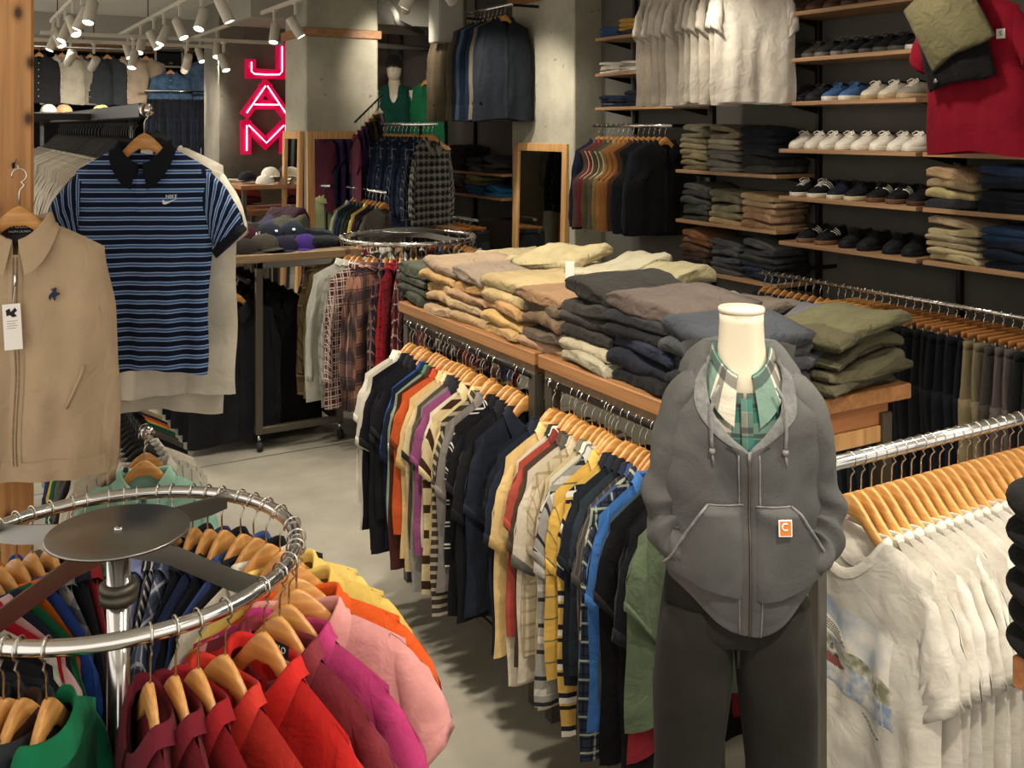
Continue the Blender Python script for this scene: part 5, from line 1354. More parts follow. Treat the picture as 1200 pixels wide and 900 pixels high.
# black caps stacked on a small wooden table at the picture edge
t = thing('side_table', 'reddish wooden table corner in front of the white tees', 'table', (1.315, .855, 0))
obj('tabletop', B().box(0, -.6, 1.155, .7, 0, 1.2, .003).mesh('tabletop', M['redwood'], False), t)
for x, y in ((.62, -.06), (.62, -.57), (.3, -.57)): obj('leg', B().box(x, y, 0, x + .04, y + .04, 1.155, .002).mesh('table_leg', M['darkmetal'], False), t)
beret = B(); rows = []
for i in range(13):
    v = -PI / 2 + PI * i / 12
    rows.append([((.085 + .0 * i) * (cos(v) ** .55) * cos(a), .085 * (cos(v) ** .55) * sin(a), .021 + .021 * sin(v) + .002 * sin(3 * a)) for a in [2 * PI * j / 28 for j in range(28)]])
beret = beret.grid(rows, closed=True).mesh('knit_cap', M['knit'])
for i in range(6):
    o = obj('knit_cap', beret, None, (1.372 + .006 * (i % 2) - .006 * (i == 5), .80, 1.2 + i * .0385), (0, 0, i * .7), '161617', scale=(1, 1, .95 if i < 5 else 1.25))
    tag(o, f'black knit cap, {["bottom one", "second from the bottom", "third from the bottom", "fourth from the bottom", "fifth from the bottom", "top one"][i]} of the pile on the table corner', 'hat', 'black knit caps on the table corner')

# ------------------------------------------------------------------ hooded mannequin
MX, MY = 1.49, 1.587
mq = thing('mannequin', 'headless cream mannequin in a grey zip hoodie, checked shirt and black jeans', 'mannequin', (MX, MY, 0), (0, 0, rad(-36)))
def ell(cx_, cy_, z, rx, ry, n=40, p=2.0, fn=None):
    r = []
    for j in range(n):
        a = 2 * PI * j / n - PI / 2
        c_, s_ = cos(a), sin(a)
        x = rx * abs(c_) ** (2 / p) * (1 if c_ > 0 else -1); y = ry * abs(s_) ** (2 / p) * (1 if s_ > 0 else -1)
        q = Vector((cx_ + x, cy_ + y, z))
        r.append(fn(q, a) if fn else q)
    return r
obj('base_plate', B().lathe([(.001, .012), (.15, .012), (.155, .008), (.155, 0), (.001, 0)], 40).mesh('base_plate', M['steel']), mq)
nk = B().loft([ell(0, .012, z, rx, ry, 32) for z, rx, ry in ((1.34, .10, .06), (1.40, .085, .06), (1.425, .062, .054), (1.45, .054, .05), (1.49, .049, .048), (1.53, .047, .047), (1.55, .0475, .047))])
nk.loft([ell(0, .012, z, rx, rx * .98, 32) for z, rx in ((1.551, .048), (1.553, .050), (1.559, .050), (1.562, .048))])
obj('neck', nk.mesh('neck_form', M['mannequin']), mq)
fl = plaid('green_cream_flannel_fabric', '#b3ad9c', [(.085, 0, .038, '#1f5f55', .75), (.085, .5, .012, '#2a2e2e', .7), (.17, .3, .05, '#24302e', .45)])
ZN = 1.44   # neck base
sb = B(); rows = []
for i in range(13):
    t_ = i / 12; z = ZN - .25 * t_
    rx = .062 + .075 * min(1, t_ * 2.0) ** .7; ry = .056 + .038 * min(1, t_ * 2) ** .8
    rows.append([(rx * sin(a), .008 - ry * cos(a), z - .05 * cos(a) * (1 - t_) * (cos(a) > 0)) for a in [rad(3) + rad(354) * j / 40 for j in range(41)]])
sb.grid(rows, [[(j * .011, -i * .025) for j in range(41)] for i in range(13)])
fs = obj('flannel_shirt', sb.mesh('flannel_shirt', fl), mq); fs['label'] = 'green and cream checked flannel shirt'
cb = B(); rows = []; uvs = []
for j in range(31):
    a = rad(14) + rad(332) * j / 30; f = max(0, cos(a))
    r = []
    for k, (d, dz, w) in enumerate(((.004, -.006, 0), (.002, .022, 0), (.006, .036, 0), (.013, .031, .1), (.023, .002, .6), (.028, -.022, 1))):
        R0x, R0y = .054 + d, .051 + d
        r.append((R0x * sin(a) * (1 + .35 * f * w), .010 - R0y * cos(a) * (1 + .14 * w * f) - .010 * f * w, ZN + .005 - .055 * f ** 1.5 + dz - .045 * w * f ** 3))
    rows.append(r); uvs.append([(j * .014, k * .016) for k in range(6)])
cb.grid(rows, uvs); obj('shirt_collar', cb.mesh('shirt_collar', fl), fs)
b = B().grid([[(x, -.072 - .032 * t_ ** .7 - .002 * (x == 0), ZN - .055 - .18 * t_) for x in (-.012, 0, .012)] for t_ in [i / 8 for i in range(9)]])
obj('shirt_placket', b.mesh('shirt_placket', fl), fs)
HC = cloth('grey_hoodie_fleece', base='#4f4f4d', mottle=.34, mscale=6, bump=.4, bscale=330, wrinkle=.3, wscale=9)
HI = cloth('grey_hoodie_inside', base='#686866', mottle=.3, mscale=60, bump=.6, bscale=200)
HS = cloth('pale_seam_fabric', base='#757573', mottle=.3, mscale=60, bump=.2)
HT, HB = 1.45, 1.0
def sm(t): t = min(1, max(0, t)); return t * t * (3 - 2 * t)
def hsurf(a, z):
    t_ = (HT - z) / (HT - HB)
    rx = .070 + .092 * min(1, max(0, (HT + .004 - z) / .105)) ** .72 + .008 * sm(t_ * 1.2)
    ry = .060 + .045 * min(1, max(0, (HT - z) / .13)) ** .7 + .022 * sm(t_)
    e = max(0, .06 - max(0, z - HB)) / .06
    rx *= 1 - .07 * e; ry *= 1 - .06 * e
    p = 2.25
    s_, c_ = sin(a), cos(a)
    x = rx * abs(s_) ** (2 / p) * (1 if s_ > 0 else -1); y = -ry * abs(c_) ** (2 / p) * (1 if c_ > 0 else -1)
    k = .012 * noise.noise(Vector((x * 9 + 4, z * 7, y * 5))) + .006 * noise.noise(Vector((x * 21, z * 17 + 3, y * 13)))
    k += .005 * sin(z * 30 + x * 20) * max(0, t_ - .3)
    k -= .012 * math.exp(-((x + .05 + (z - 1.25) * .5) / .03) ** 2) * sm((1.32 - z) / .1) * (c_ > 0) * sm((z - 1.1) / .05)
    d = Vector((x, y, 0)).normalized()
    drop = -.085 * max(0, c_) ** 4 * sm((t_ - .72) / .28)
    return Vector((x, y, z + drop)) + d * k
VB = 1.285
def hedge(z): return max(.0, (z - VB) / (HT - VB)) ** .8 * 1.2 + .02
hb = B(); rows = []
NZ = 44; NA = 72
for i in range(NZ + 1):
    z = HT + .004 - (HT + .004 - HB) * i / NZ; g = hedge(z)
    rows.append([hsurf(g + (2 * PI - 2 * g) * j / NA, z) for j in range(NA + 1)])
hb.grid(rows)
ho = obj('hoodie', hb.mesh('hoodie_body', HC), mq); ho['label'] = 'faded grey zip hoodie with both sleeves in its front pocket'
b = B()
for s in (-1, 1):
    rows = []
    for i in range(17):
        z = HT + .01 - (HT + .01 - VB + .005) * i / 16; g = hedge(min(z, HT))
        e = hsurf(s * g, min(z, HT)); e.z = z
        w_ = .004 + .03 * sin(PI * min(1, i / 16))
        inn = e + Vector((-s * w_ * .8, .004, .006))
        rows.append([e + Vector((s * .003, -.003, 0)), e * .5 + inn * .5 + Vector((0, -.006, .002)), inn])
    b.grid(rows, flip=s < 0)
obj('facing', b.mesh('hoodie_facing', HI), ho)
b = B(); rows = []
for k in range(6):
    z = HB + .05 - .056 * k / 5
    rows.append([hsurf(.03 + (2 * PI - .06) * j / NA, z) + Vector((sin(.03 + (2 * PI - .06) * j / NA), -cos(.03 + (2 * PI - .06) * j / NA), 0)) * (.005 - .012 * (k / 5) ** 2) for j in range(NA + 1)])
b.grid(rows); obj('hem_rib', b.mesh('hem_rib', HC), ho)
b = B()
for s in (-1, 1):
    b.grid([[hsurf(s * (hedge(z) + q), z) + Vector((0, -o, 0)) for q, o in ((-.02, .004), (.02, .0055), (.09, .0045), (.1, .0005))] for z in [VB + .01 - (VB + .01 - HB) * i / 34 for i in range(35)]], flip=s > 0)
obj('zip_placket', b.mesh('zip_placket', HC), ho)
b = B()
for s in (-1, 1): b.tube([hsurf(s * .10, z) + Vector((0, -.005, 0)) for z in [VB - .005 - (VB - .005 - HB) * i / 30 for i in range(31)]], .0014, 5)
obj('zip_stitching', b.mesh('zip_stitching', HS), ho)
b = B().tube([hsurf(0, z) + Vector((0, -.0065, 0)) for z in [VB - (VB - HB) * i / 30 for i in range(31)]], .0024, 6)
obj('zip', b.mesh('zip_teeth', M['darkmetal']), ho)
p = hsurf(0, VB) + Vector((0, -.009, 0))
obj('zip_pull', B().box(p.x - .004, p.y - .003, p.z - .026, p.x + .004, p.y, p.z + .004, .001).mesh('zip_pull', M['steel']), ho)
def hx(x, z, off):
    s = 1 if x >= 0 else -1; aa = 0
    for k in range(70):
        aa = k * .022
        if abs(hsurf(s * aa, z).x) >= abs(x): break
    v = hsurf(s * aa, z)
    v.x = x
    return v + Vector((sin(s * aa), -cos(s * aa), 0)) * off
for s in (-1, 1):
    rows = []; edge = []
    for i in range(15):
        q = i / 14; z = 1.18 - .13 * q
        wid = .08 + .068 * q
        row = [hx(s * (.012 + (wid - .012) * j / 10), z, (.012 + .022 * (j / 10) * (1 if j < 10 else .72) if 0 < j and i > 0 else .005)) for j in range(11)]
        rows.append(row); edge.append(row[-1] + Vector((s * .002, -.006, 0)))
    pk = obj('pocket', B().grid(rows, flip=s < 0).mesh('hoodie_pocket', HC), ho)
    obj('pocket_seam', B().tube(edge, .003, 6).mesh('pocket_seam', HS), pk)
    obj('pocket_seam', B().tube([v + Vector((0, -.004, 0)) for v in rows[0]], .0018, 6).mesh('pocket_seam', HS), pk)
    if s > 0:
        v = hx(.056, 1.15, .034)
        lb = obj('patch_label', B().box(-.0135, -.0015, -.0165, .0135, .0005, .0165, .0006).mesh('patch_label', M['white'], False), ho, v, (rad(-4), 0, rad(8)))
        obj('label_logo', B().box(-.0112, -.0022, -.014, .0112, -.0014, .014).mesh('label_field', M['orange'], False), lb)
        cpts = []
        for k in range(15):
            a = rad(55 + 250 * k / 14); cpts.append((.0066 * cos(a), -.0026, .0066 * sin(a) + .003))
        obj('label_logo', B().tube(cpts, .0014, 5).mesh('label_wave', M['white']), lb)
def pathsleeve(s):
    P = [(.085, .0, 1.40, .035, .05), (.116, .0, 1.372, .044, .056), (.137, .0, 1.32, .046, .06), (.150, .0, 1.26, .044, .058), (.158, .0, 1.20, .043, .056), (.164, -.004, 1.15, .044, .056), (.163, -.022, 1.11, .045, .054), (.155, -.046, 1.085, .044, .052), (.142, -.07, 1.07, .038, .044), (.118, -.084, 1.075, .03, .036), (.085, -.088, 1.085, .022, .026)]
    rings = []; N = 4; pts = []
    for i in range(len(P) - 1):
        p0 = P[max(i - 1, 0)]; p1 = P[i]; p2 = P[i + 1]; p3 = P[min(i + 2, len(P) - 1)]
        for q in range(N):
            t_ = q / N
            pts.append([.5 * (2 * p1[k] + (p2[k] - p0[k]) * t_ + (2 * p0[k] - 5 * p1[k] + 4 * p2[k] - p3[k]) * t_ ** 2 + (3 * p1[k] - p0[k] - 3 * p2[k] + p3[k]) * t_ ** 3) for k in range(5)])
    pts.append(list(P[-1]))
    ref = Vector((0, 1, 0))
    for i, p in enumerate(pts):
        c_ = Vector((s * p[0], p[1], p[2]))
        a_ = pts[max(i - 1, 0)]; b_ = pts[min(i + 1, len(pts) - 1)]
        d = Vector((s * (b_[0] - a_[0]), b_[1] - a_[1], b_[2] - a_[2])).normalized()
        u_ = (ref - d * ref.dot(d)).normalized(); w_ = d.cross(u_)
        fold = sm((i - 12) / 8) * (1 - sm((i - 34) / 5))
        r = []
        for j in range(32):
            an = 2 * PI * j / 32
            v = c_ + u_ * p[4] * cos(an) + w_ * p[3] * sin(an)
            k = .008 * noise.noise(v * 10 + Vector((s * 5, 0, 0))) + .008 * fold * sin(i * .8 + 2.4 * cos(an + .6 + s)) + .004 * noise.noise(v * 26)
            r.append(v + (v - c_).normalized() * k)
        rings.append(r)
    return B().loft(rings)
for s in (-1, 1):
    obj('sleeve', pathsleeve(s).mesh('hoodie_sleeve', HC), ho)
# the hood: two thick folded edges at the sides of the neck and the bag lying behind
def hoodring(ph, k):
    f = max(0, cos(ph)); bk = max(0, -cos(ph)); sd = abs(sin(ph))
    rx = .078 + .016 * bk + .004 * f; ry = .074 + .03 * bk + .012 * f
    c_ = Vector((rx * sin(ph), .012 - ry * cos(ph), 1.452 - .085 * f ** 1.2 - .008 * bk))
    o = Vector((sin(ph), -cos(ph), 0)); an = 2 * PI * k
    ro = .024 + .022 * sd + .02 * bk; rz = .026 + .006 * sd + .004 * bk
    v = c_ + o * (ro * cos(an) + .002) + Vector((0, 0, 1)) * (rz * sin(an) - (.018 + .022 * sd) * max(0, cos(an)) * (.6 + .4 * sd))
    return v + o * (.005 * noise.noise(v * 14) + .004 * sin(ph * 9 + an))
b = B(); rows = []
for i in range(49):
    ph = rad(42) + rad(276) * i / 48
    e = min(1, .2 + min(i, 48 - i) / 8)
    c_ = sum((hoodring(ph, k / 16) for k in range(16)), Vector()) / 16
    rows.append([c_ + (hoodring(ph, k / 16) - c_) * e for k in range(17)])
b.grid(rows); hd = obj('hood', b.mesh('hoodie_hood', HC), ho)
b = B(); rows = []
for i in range(13):
    v_ = i / 12
    rows.append([Vector(((.125 - .03 * v_) * sin(a) * (1 - .2 * v_ ** 2), .06 + (.062 + .02 * sin(PI * v_)) * cos(a), 1.47 - .19 * v_ + .01 * noise.noise(Vector((a * 2, v_ * 3, 1))))) for a in [rad(-90 + 180 * j / 20) for j in range(21)]])
b.grid(rows); obj('hood_back', b.mesh('hood_back', HC), hd)
for s in (-1, 1):
    pts = [Vector((s * .058, 0, 1.415)), Vector((s * .070, 0, 1.395)), Vector((s * .076, 0, 1.36)), Vector((s * .076, 0, 1.32)), Vector((s * .074, 0, 1.285))]
    for q, ex in zip(pts, (.02, .026, .016, .01, .008)): q.y = hx(q.x, min(q.z, HT), ex).y
    dc = obj('drawstring', B().tube(pts, .0036, 8).mesh('drawstring', HS), ho)
    e = pts[-1]
    obj('knot', B().tube([e + Vector((0, 0, .006)), e, e + Vector((0, 0, -.006))], [.005, .0068, .0045], 8).mesh('drawstring_knot', HS), dc)
    obj('cord_tip', B().tube([e + Vector((0, 0, -.004)), e + Vector((.003, -.002, -.026))], .0024, 6).mesh('cord_tip', HS), dc)
JN = cloth('washed_black_denim', base='#24231f', mottle=.35, mscale=6, bump=.4, bscale=420, wrinkle=.25, wscale=8)
jb = B()
def jr(z, cx_, rx, ry, cy_=0.0, sd=0):
    def f(q, a):
        d = Vector((cos(a), sin(a), 0))
        return q + d * (.007 * noise.noise(Vector((q.x * 9 + sd * 3, q.y * 7, z * 6))) + .004 * sin(z * 21 + a * 2 + sd))
    return ell(cx_, cy_, z, rx, ry, 36, 2.3, f)
jb.loft([jr(z, 0, rx, ry, .005) for z, rx, ry in ((1.06, .13, .085), (1.0, .138, .09), (.95, .145, .096), (.93, .15, .1), (.9, .153, .102), (.88, .152, .096), (.865, .145, .085))])
for s in (-1, 1):
    jb.loft([jr(z, s * cx_, rx, ry, cy_, s) for z, cx_, rx, ry, cy_ in ((.94, .070, .082, .096, .003), (.86, .08, .083, .098, .002), (.74, .091, .081, .095, -.004), (.58, .1, .076, .09, -.006), (.42, .104, .074, .088, .0), (.26, .107, .075, .09, .008), (.12, .109, .077, .092, .01), (.05, .11, .079, .095, .01), (.02, .11, .078, .094, .01))])
je = obj('jeans', jb.mesh('jeans', JN), mq, (-.018, 0, 0)); je['label'] = 'washed black wide leg jeans'
obj('fly_seam', B().tube([(0, -.103 + .004 * i, .97 - .024 * i) for i in range(7)], .003, 6).mesh('fly_seam', JN), je)
for s in (-1, 1):
    b = B().tube([Vector((s * (.155 + .012 * i / 12), -.024, .86 - .06 * i)) for i in range(13)], .003, 6)
    obj('side_seam', b.mesh('side_seam', JN), je)
    b = B().loft([ell(s * .108, -.03, z, rx, ry, 24) for z, rx, ry in ((.014, .035, .09), (.03, .04, .1), (.05, .037, .09), (.075, .03, .055), (.1, .027, .032))])
    obj('foot', b.mesh('mannequin_foot', M['mannequin']), mq)
# ------------------------------------------------------------------ far displays
# mirrors leaning on the columns
def mirror(loc, rz, w, h, label, tilt=4):
    t = thing('standing_mirror', label, 'mirror', loc, (rad(tilt), 0, rz))
    f = .07
    for nm_, bx in (('frame_side', (-w / 2, -.02, 0, -w / 2 + f, .02, h)), ('frame_side', (w / 2 - f, -.02, 0, w / 2, .02, h)), ('frame_top', (-w / 2 + f, -.02, h - f, w / 2 - f, .02, h)), ('frame_bottom', (-w / 2 + f, -.02, 0, w / 2 - f, .02, f))):
        obj(nm_, B().box(*bx, .003).mesh(nm_, M['frame'], False), t)
    obj('mirror_pane', B().box(-w / 2 + f - .005, -.004, f - .005, w / 2 - f + .005, .012, h - f + .005).mesh('mirror_pane', M['glass'], False), t)
    return t
mirror((4.40, 7.2, 0), -PI / 2, .86, 1.82, 'tall wood framed mirror leaning on the pale column beside the vests', -1.5)
mirror((2.76, 8.9, 0), -PI / 2, .52, 1.92, 'narrow wood framed mirror on the shaded side of the concrete column', -1.0)
mirror((3.08, 8.54, 0), 0, .52, 1.92, 'wood framed mirror on the front of the concrete column', -1.5)
# rack of blue plaid shirts
t = thing('shirt_rack', 'rack of blue plaid shirts before the far wall shelves', 'clothes rack', (3.40, 7.1, 0))
obj('rail', B().tube([(0, .0, 1.98), (0, 1.55, 1.98)], .014, 12).mesh('shirt_rail', M['chrome']), t)
for y in (.3, 1.3):
    obj('post', B().tube([(0, y, .03), (0, y, 1.98)], .014, 10).mesh('rack_post', M['blackmetal']), t)
    obj('foot', B().box(-.22, y - .02, 0, .22, y + .02, .03, .003).mesh('rack_foot', M['blackmetal'], False), t)
bp = [plaid('black_grey_check_fabric', '#3a3a3a', [(.06, 0, .02, '#8a887f', .6), (.06, .5, .014, '#161618', .8)]), plaid('navy_white_plaid_fabric', '#1a2130', [(.07, 0, .01, '#7a8088', .6)]), plaid('blue_plaid_fabric', '#27344a', [(.08, 0, .03, '#141a28', .7)])]
for i in range(15):
    y = 7.18 + i * .085
    m = bp[0] if i < 1 else bp[1] if i % 3 == 1 else bp[2] if i % 3 == 2 else None
    cw = 'black and grey checked' if i < 1 else 'navy and white plaid' if i % 3 == 1 else 'blue plaid' if i % 3 == 2 else 'dark denim'
    put(FLANS[i % 5], 'plaid_shirt', f'{cw} shirt, {nth(i + 1)} from the near end of the blue shirt rack', 'shirt', (3.40, y, 1.98), (0, 0, R.uniform(-.1, .1) + (.25 if i == 0 else 0)), {'': '1b2438'}, 'shirts on the blue shirt rack', {'': m} if m else {'': M['denim']})
    add_hanger((3.40, y, 1.98), (0, 0, 0), f'wooden hanger of the {nth(i + 1)} shirt on the blue shirt rack', 'hangers on the blue shirt rack')
# short rack of tees in front of the concrete column
t = thing('tee_rail', 'short rack of dark tees in front of the concrete column', 'clothes rack', (3.12, 7.45, 0))
obj('rail', B().tube([(0, 0, 1.42), (0, .9, 1.42)], .013, 12).mesh('short_rail', M['chrome']), t)
for y in (.2, .75):
    obj('post', B().tube([(0, y, .03), (0, y, 1.42)], .013, 10).mesh('rack_post', M['blackmetal']), t)
    obj('foot', B().box(-.2, y - .02, 0, .2, y + .02, .03, .003).mesh('rack_foot', M['blackmetal'], False), t)
for i, (hx, cw) in enumerate((('55524a', 'grey'), ('1c1e22', 'black'), ('3a1e30', 'plum'), ('c9b85a', 'yellow'), ('23262a', 'black'), ('2b3a33', 'dark green'), ('22262e', 'navy'), ('26344a', 'blue'), ('9aa07a', 'pale green'))):
    y = 7.5 + i * .085
    put(FAR[i % 2], 'tee_shirt', f'{cw} tee, {nth(i + 1)} from the near end of the short rack by the concrete column', 't-shirt', (3.12, y, 1.42), (0, 0, .15), {'': hx}, 'tees on the short rack')
    add_hanger((3.12, y, 1.42), (0, 0, .15), f'wooden hanger of the {nth(i + 1)} tee on the short rack by the concrete column', 'hangers on the short rack')
# sloping bar with purple tees on the column
o = obj('sloping_bar', B().tube([(3.52, 8.5, 2.26), (3.10, 8.12, 2.0)], .009, 8).mesh('sloping_bar', M['blackmetal'])); tag(o, 'sloping metal display bar on the concrete column', 'arm')
pt = [('4a1c2c', 'wine'), ('3a2450', 'purple'), ('33244a', 'dark purple'), ('2a1a26', 'dark plum'), ('5c4436', 'brown'), ('2a2426', 'black'), ('8d877a', 'pale grey')]
for i, (hx, cw) in enumerate(pt):
    q = i / 7; x, y, z = 3.13 + .40 * q, 8.15 + .36 * q, 2.0 + .25 * q
    put(FAR[i % 2], 'tee_shirt', f'{cw} t-shirt, {nth(i + 1)} down from the tip of the sloping bar', 't-shirt', (x, y, z), (0, 0, rad(78)), {'': hx}, 'tees on the sloping bar')
    add_hanger((x, y, z), (0, 0, rad(78)), f'wooden hanger of the {nth(i + 1)} tee on the sloping bar', 'hangers on the sloping bar')
# capped mannequin with a green vest on a far shelf unit
hx_, hy_ = px(462, Y=9.9), 9.9
t = thing('shelf_unit', 'wooden shelf unit with hats below the capped mannequin', 'shelf', (hx_ - .28, hy_ - .25, 0))
for z in (1.3, 1.58, 1.84): obj('board', B().box(-.1, 0, z - .03, .85, .6, z, .003).mesh('unit_board', M['oak'], False), t)
for x in (-.1, .82): obj('side', B().box(x, 0, 0, x + .03, .6, 1.81, .003).mesh('unit_side', M['frame'], False), t)
obj('back_panel', B().box(-.07, .57, .0, .82, .6, 1.8, .002).mesh('unit_back', M['greyplastic'], False), t)
mq2 = thing('mannequin', 'cream mannequin bust in a dark cap and green knit vest over a white shirt', 'mannequin', (hx_, hy_, 1.84), (0, 0, rad(-28)))
obj('bust', B().loft([ell(0, 0, z, rx, ry, 24) for z, rx, ry in ((0, .15, .11), (.1, .15, .11), (.3, .17, .12), (.45, .19, .12), (.53, .16, .09), (.57, .07, .06), (.66, .055, .055))]).mesh('bust_form', M['mannequin']), mq2)
hdm = B().loft([ell(.0, dy, z, rx, ry, 24) for z, rx, ry, dy in ((.62, .045, .05, 0), (.65, .06, .075, -.02), (.69, .074, .09, -.018), (.75, .082, .1, -.008), (.82, .084, .102, 0), (.87, .068, .085, 0), (.89, .03, .04, 0))])
hh_ = obj('head', hdm.mesh('mannequin_head', M['mannequin']), mq2)
obj('nose', B().tube([(0, -.1, .775), (0, -.122, .735), (0, -.105, .725)], [.008, .013, .008], 8).mesh('mannequin_nose', M['mannequin']), hh_)
cp = obj('cap', CAPS[0][0], mq2, (0, -.005, .785), color='1c1a1c', scale=(1.15, 1.18, 1.15)); obj('brim', CAPS[0][1], cp, color='1c1a1c')
GV = G(seed=2.7, T=.135, L=.56, sw=.215, bw=.19, neck=.062, sl='none', collar='crew', z0=.585, dip=.11, wr=.008, fold=.006, tn=.08, drop=.05)
for pn, me in GV.parts:
    obj('vest' if pn == 'body' else 'vest_' + pn, me, mq2, color='174238')
for s in (-1, 1):
    b = B().loft([ell(s * (.185 + .06 * q), 0, .52 - .3 * q, .06 - .005 * q, .075 - .01 * q, 16) for q in (0, .2, .5, .8, 1)])
    obj('shirt_sleeve', b.mesh('bust_sleeve', M['cloth']), mq2, color='cfc8b8')
gg = FAR[0]
for i, (pxx, Y, z, hx, cw) in enumerate(((499, 9.6, 2.55, '1f6a44', 'bright green'),)):
    put(gg, 'green_shirt', f'{cw} shirt hanging past the capped mannequin', 'shirt', (px(pxx, Y=Y), Y, z), (0, 0, rad(-60)), {'': hx})
    add_hanger((px(pxx, Y=Y), Y, z), (0, 0, rad(-60)), 'wooden hanger of the bright green shirt', None)
o = obj('display_pole', B().tube([(px(470, Y=10.15), 10.15, 0), (px(470, Y=10.15), 10.15, 3.0)], .025, 10).mesh('display_pole', M['darkmetal'])); tag(o, 'dark upright pole behind the capped mannequin', 'pole')
gh = 'hats on the far shelf unit'
for i, (dx, dy, z, hx, cw) in enumerate(((-.18, .15, 1.3, 'd8d2c2', 'cream'), (-.02, .12, 1.3, 'cfc8b8', 'off white'), (.14, .12, 1.3, 'd6d0c0', 'cream'), (-.1, .2, 1.38, 'd3ccbc', 'pale'), (-.22, .12, 1.58, '20242c', 'black'), (-.1, .1, 1.58, '3a5a9a', 'bright blue'), (.05, .1, 1.58, 'd0602a', 'orange'), (.2, .14, 1.58, '1f3a5c', 'navy blue'), (-.02, .2, 1.65, '1b1b1e', 'black top'), (.4, .1, 1.84, 'a39d90', 'grey felt'), (.55, .15, 1.58, '2a2c30', 'dark'))):
    cap(hx_ + dx, hy_ - .25 + dy + .1, z + .002, .3 * i, hx, f'{cw} cap, {nth(i + 1)} of the hats on the far shelf unit', gh)
# ------------------------------------------------------------------ back wall display
YB = 13.9
def backrail(x0, x1, z, y, label):
    t = thing('display_rail', label, 'clothes rail', (x0, y, z))
    obj('rail', B().tube([(0, 0, 0), (x1 - x0, 0, 0)], .014, 10).mesh('display_rail_bar', M['chrome']), t)
    for x in (.1, (x1 - x0) / 2, x1 - x0 - .1): obj('bracket', B().box(x - .01, 0, -.012, x + .01, 15.0 - y, .012).mesh('display_bracket', M['blackmetal'], False), t)
    return t
bx0, bx1 = px(40, Y=YB), px(268, Y=YB)
struct('wall_display_back', B().box(bx0 - .6, 14.5, 0, bx1 + .05, 15.0, 2.98), plain('matte_black', '#0b0b0b', .95, 0, 0, .05))
backrail(bx0, bx1, 3.12 - .12, YB, 'high rail of frontal jackets on the back display')
BJ = G(seed=8.8, T=.06, L=.62, sw=.24, bw=.27, sl='long', slen=.56, collar='shirt', full=True, buttons=True, spread=.4, nu=20, nv=16, hemband=.04)
fr = [(46, '2a2a2c', 'black spotted'), (73, 'b3ab98', 'pale beige'), (88, '8d8676', 'grey beige'), (106, '33363a', 'charcoal'), (126, '3a3d42', 'slate'), (150, 'b09c86', 'sand'), (171, 'a8947e', 'rosy beige'), (240, '5f7894', 'pale blue denim')]
for i, (pxx, hx, cw) in enumerate(fr):
    Y = YB - .03 * (i % 2)
    put(BJ, 'display_jacket', f'{cw} jacket hung facing out on the back display', 'jacket', (px(pxx, Y=Y), Y, 3.0), (0, 0, rad(-12)), {'': hx}, 'jackets on the back display', {'': M['denim']} if 'denim' in cw else {})
    add_hanger((px(pxx, Y=Y), Y, 3.0), (0, 0, rad(-12)), f'wooden hanger of the {cw} jacket on the back display', 'hangers on the back display')
Y = 13.5
put(BJ, 'denim_jacket', 'blue denim jacket hung lower with its open collar on the back display', 'jacket', (px(200, Y=Y), Y, 2.8), (0, 0, rad(-12)), {'': '4a6480'}, 'jackets on the back display', {'': M['denim']})
add_hanger((px(200, Y=Y), Y, 2.8), (0, 0, rad(-12)), 'wooden hanger of the blue denim jacket on the back display', 'hangers on the back display')
o = thing('picture_frame', 'small pale frame above the blue denim jacket on the back display', 'picture', (px(198, Y=14.2), 14.2, 2.93))
for bx in ((-.19, -.015, -.14, -.165, .015, .14), (.165, -.015, -.14, .19, .015, .14), (-.165, -.015, -.14, .165, .015, -.115), (-.165, -.015, .115, .165, .015, .14)):
    obj('frame', B().box(*bx, .002).mesh('picture_moulding', M['mannequin'], False), o)
obj('picture_sheet', B().box(-.165, .0, -.115, .165, .01, .115).mesh('picture_sheet', M['ink'], False), o)
ya = 13.2
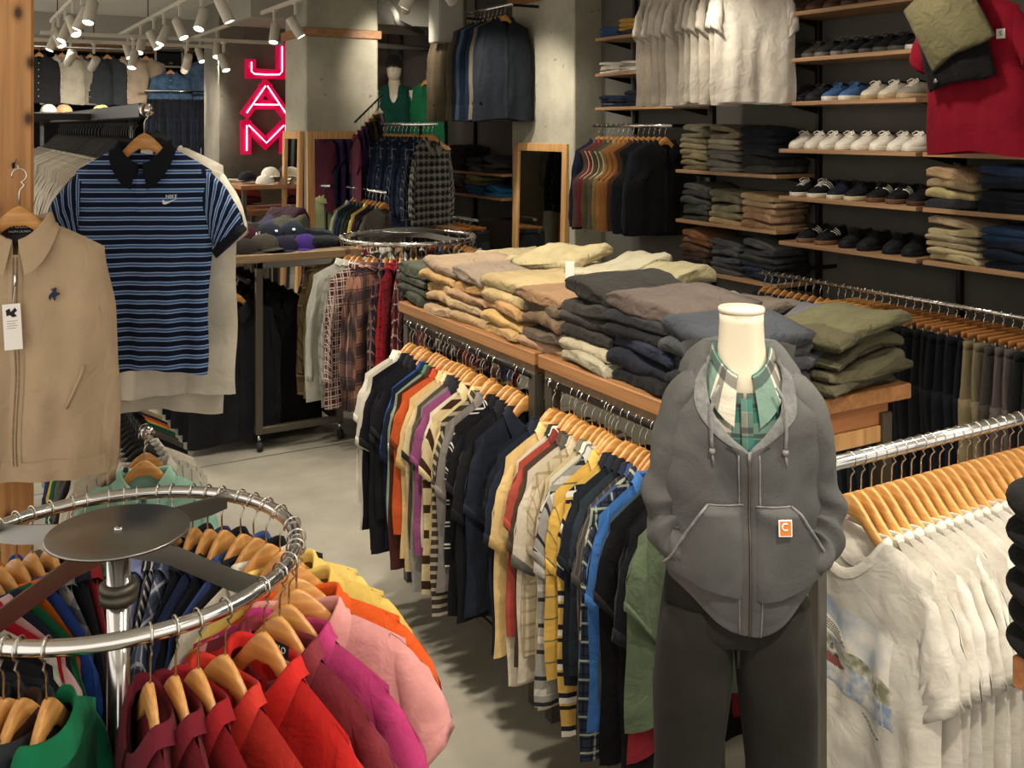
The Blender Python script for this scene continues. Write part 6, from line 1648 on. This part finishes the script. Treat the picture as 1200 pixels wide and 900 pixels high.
t = backrail(px(170, Y=ya), px(272, Y=ya), 2.43, ya, 'rail of dark jeans on the back display')
for i in range(22):
    x = px(176, Y=ya) + (px(270, Y=ya) - px(176, Y=ya)) * i / 21
    hx = ['1a1e2a', '1c2130', '16181f', '202636', '181a20', '1d2433'][i % 6]
    tt = put_pants(i, f'dark jeans, {nth(i + 1)} from the timber post side of the back display rail', (x, ya, 2.43), (0, 0, PI / 2 - .35), hx, 'jeans on the back display', M['denim'])
    if i % 3 == 1:
        obj('price_tag', B().box(-.2, -.03, -.86, -.14, -.028, -.74).mesh('jeans_tag', M['white'], False), tt)
# dark shelving under the jeans
t = thing('dark_cabinet', 'dark shelf cabinet under the jeans of the back display', 'cabinet', (px(180, Y=13.1), 13.1, 0))
wd_ = px(268, Y=13.1) - px(180, Y=13.1)
for z in (.3, .7, 1.1, 1.42): obj('board', B().box(0, 0, z - .02, wd_, .5, z, .002).mesh('cabinet_board', M['darkmetal'], False), t)
for x in (0, wd_ - .03): obj('side', B().box(x, 0, 0, x + .03, .5, 1.42, .002).mesh('cabinet_side', M['blackmetal'], False), t)
obj('back', B().box(.03, .48, 0, wd_ - .03, .5, 1.42).mesh('cabinet_back', M['black'], False), t)
# long black counter shelf with hats before the back jackets
x0, x1 = px(40, Y=11.6), px(170, Y=11.6)
t = thing('display_shelf', 'black shelf with hats running below the back jackets', 'shelf', (x0, 11.6, 2.12))
obj('board', B().box(0, 0, -.06, x1 - x0, .35, 0, .004).mesh('black_board', M['blackmetal'], False), t)
for x in (.1, x1 - x0 - .1): obj('post', B().box(x - .02, .3, -2.12, x + .02, .34, -.06, .002).mesh('shelf_post', M['blackmetal'], False), t)
for i, (pxx, hx, cw, k) in enumerate(((57, 'a8a294', 'cream knit', 1), (75, '8a6a4a', 'brown', 0), (119, 'a8935c', 'pale yellow', 0), (150, 'aaa596', 'cream', 0), (160, 'a6a192', 'white', 0))):
    cap(px(pxx, Y=11.75), 11.75, 2.123, .4 * i, hx, f'{cw} cap on the black shelf below the back jackets', 'caps on the black shelf')
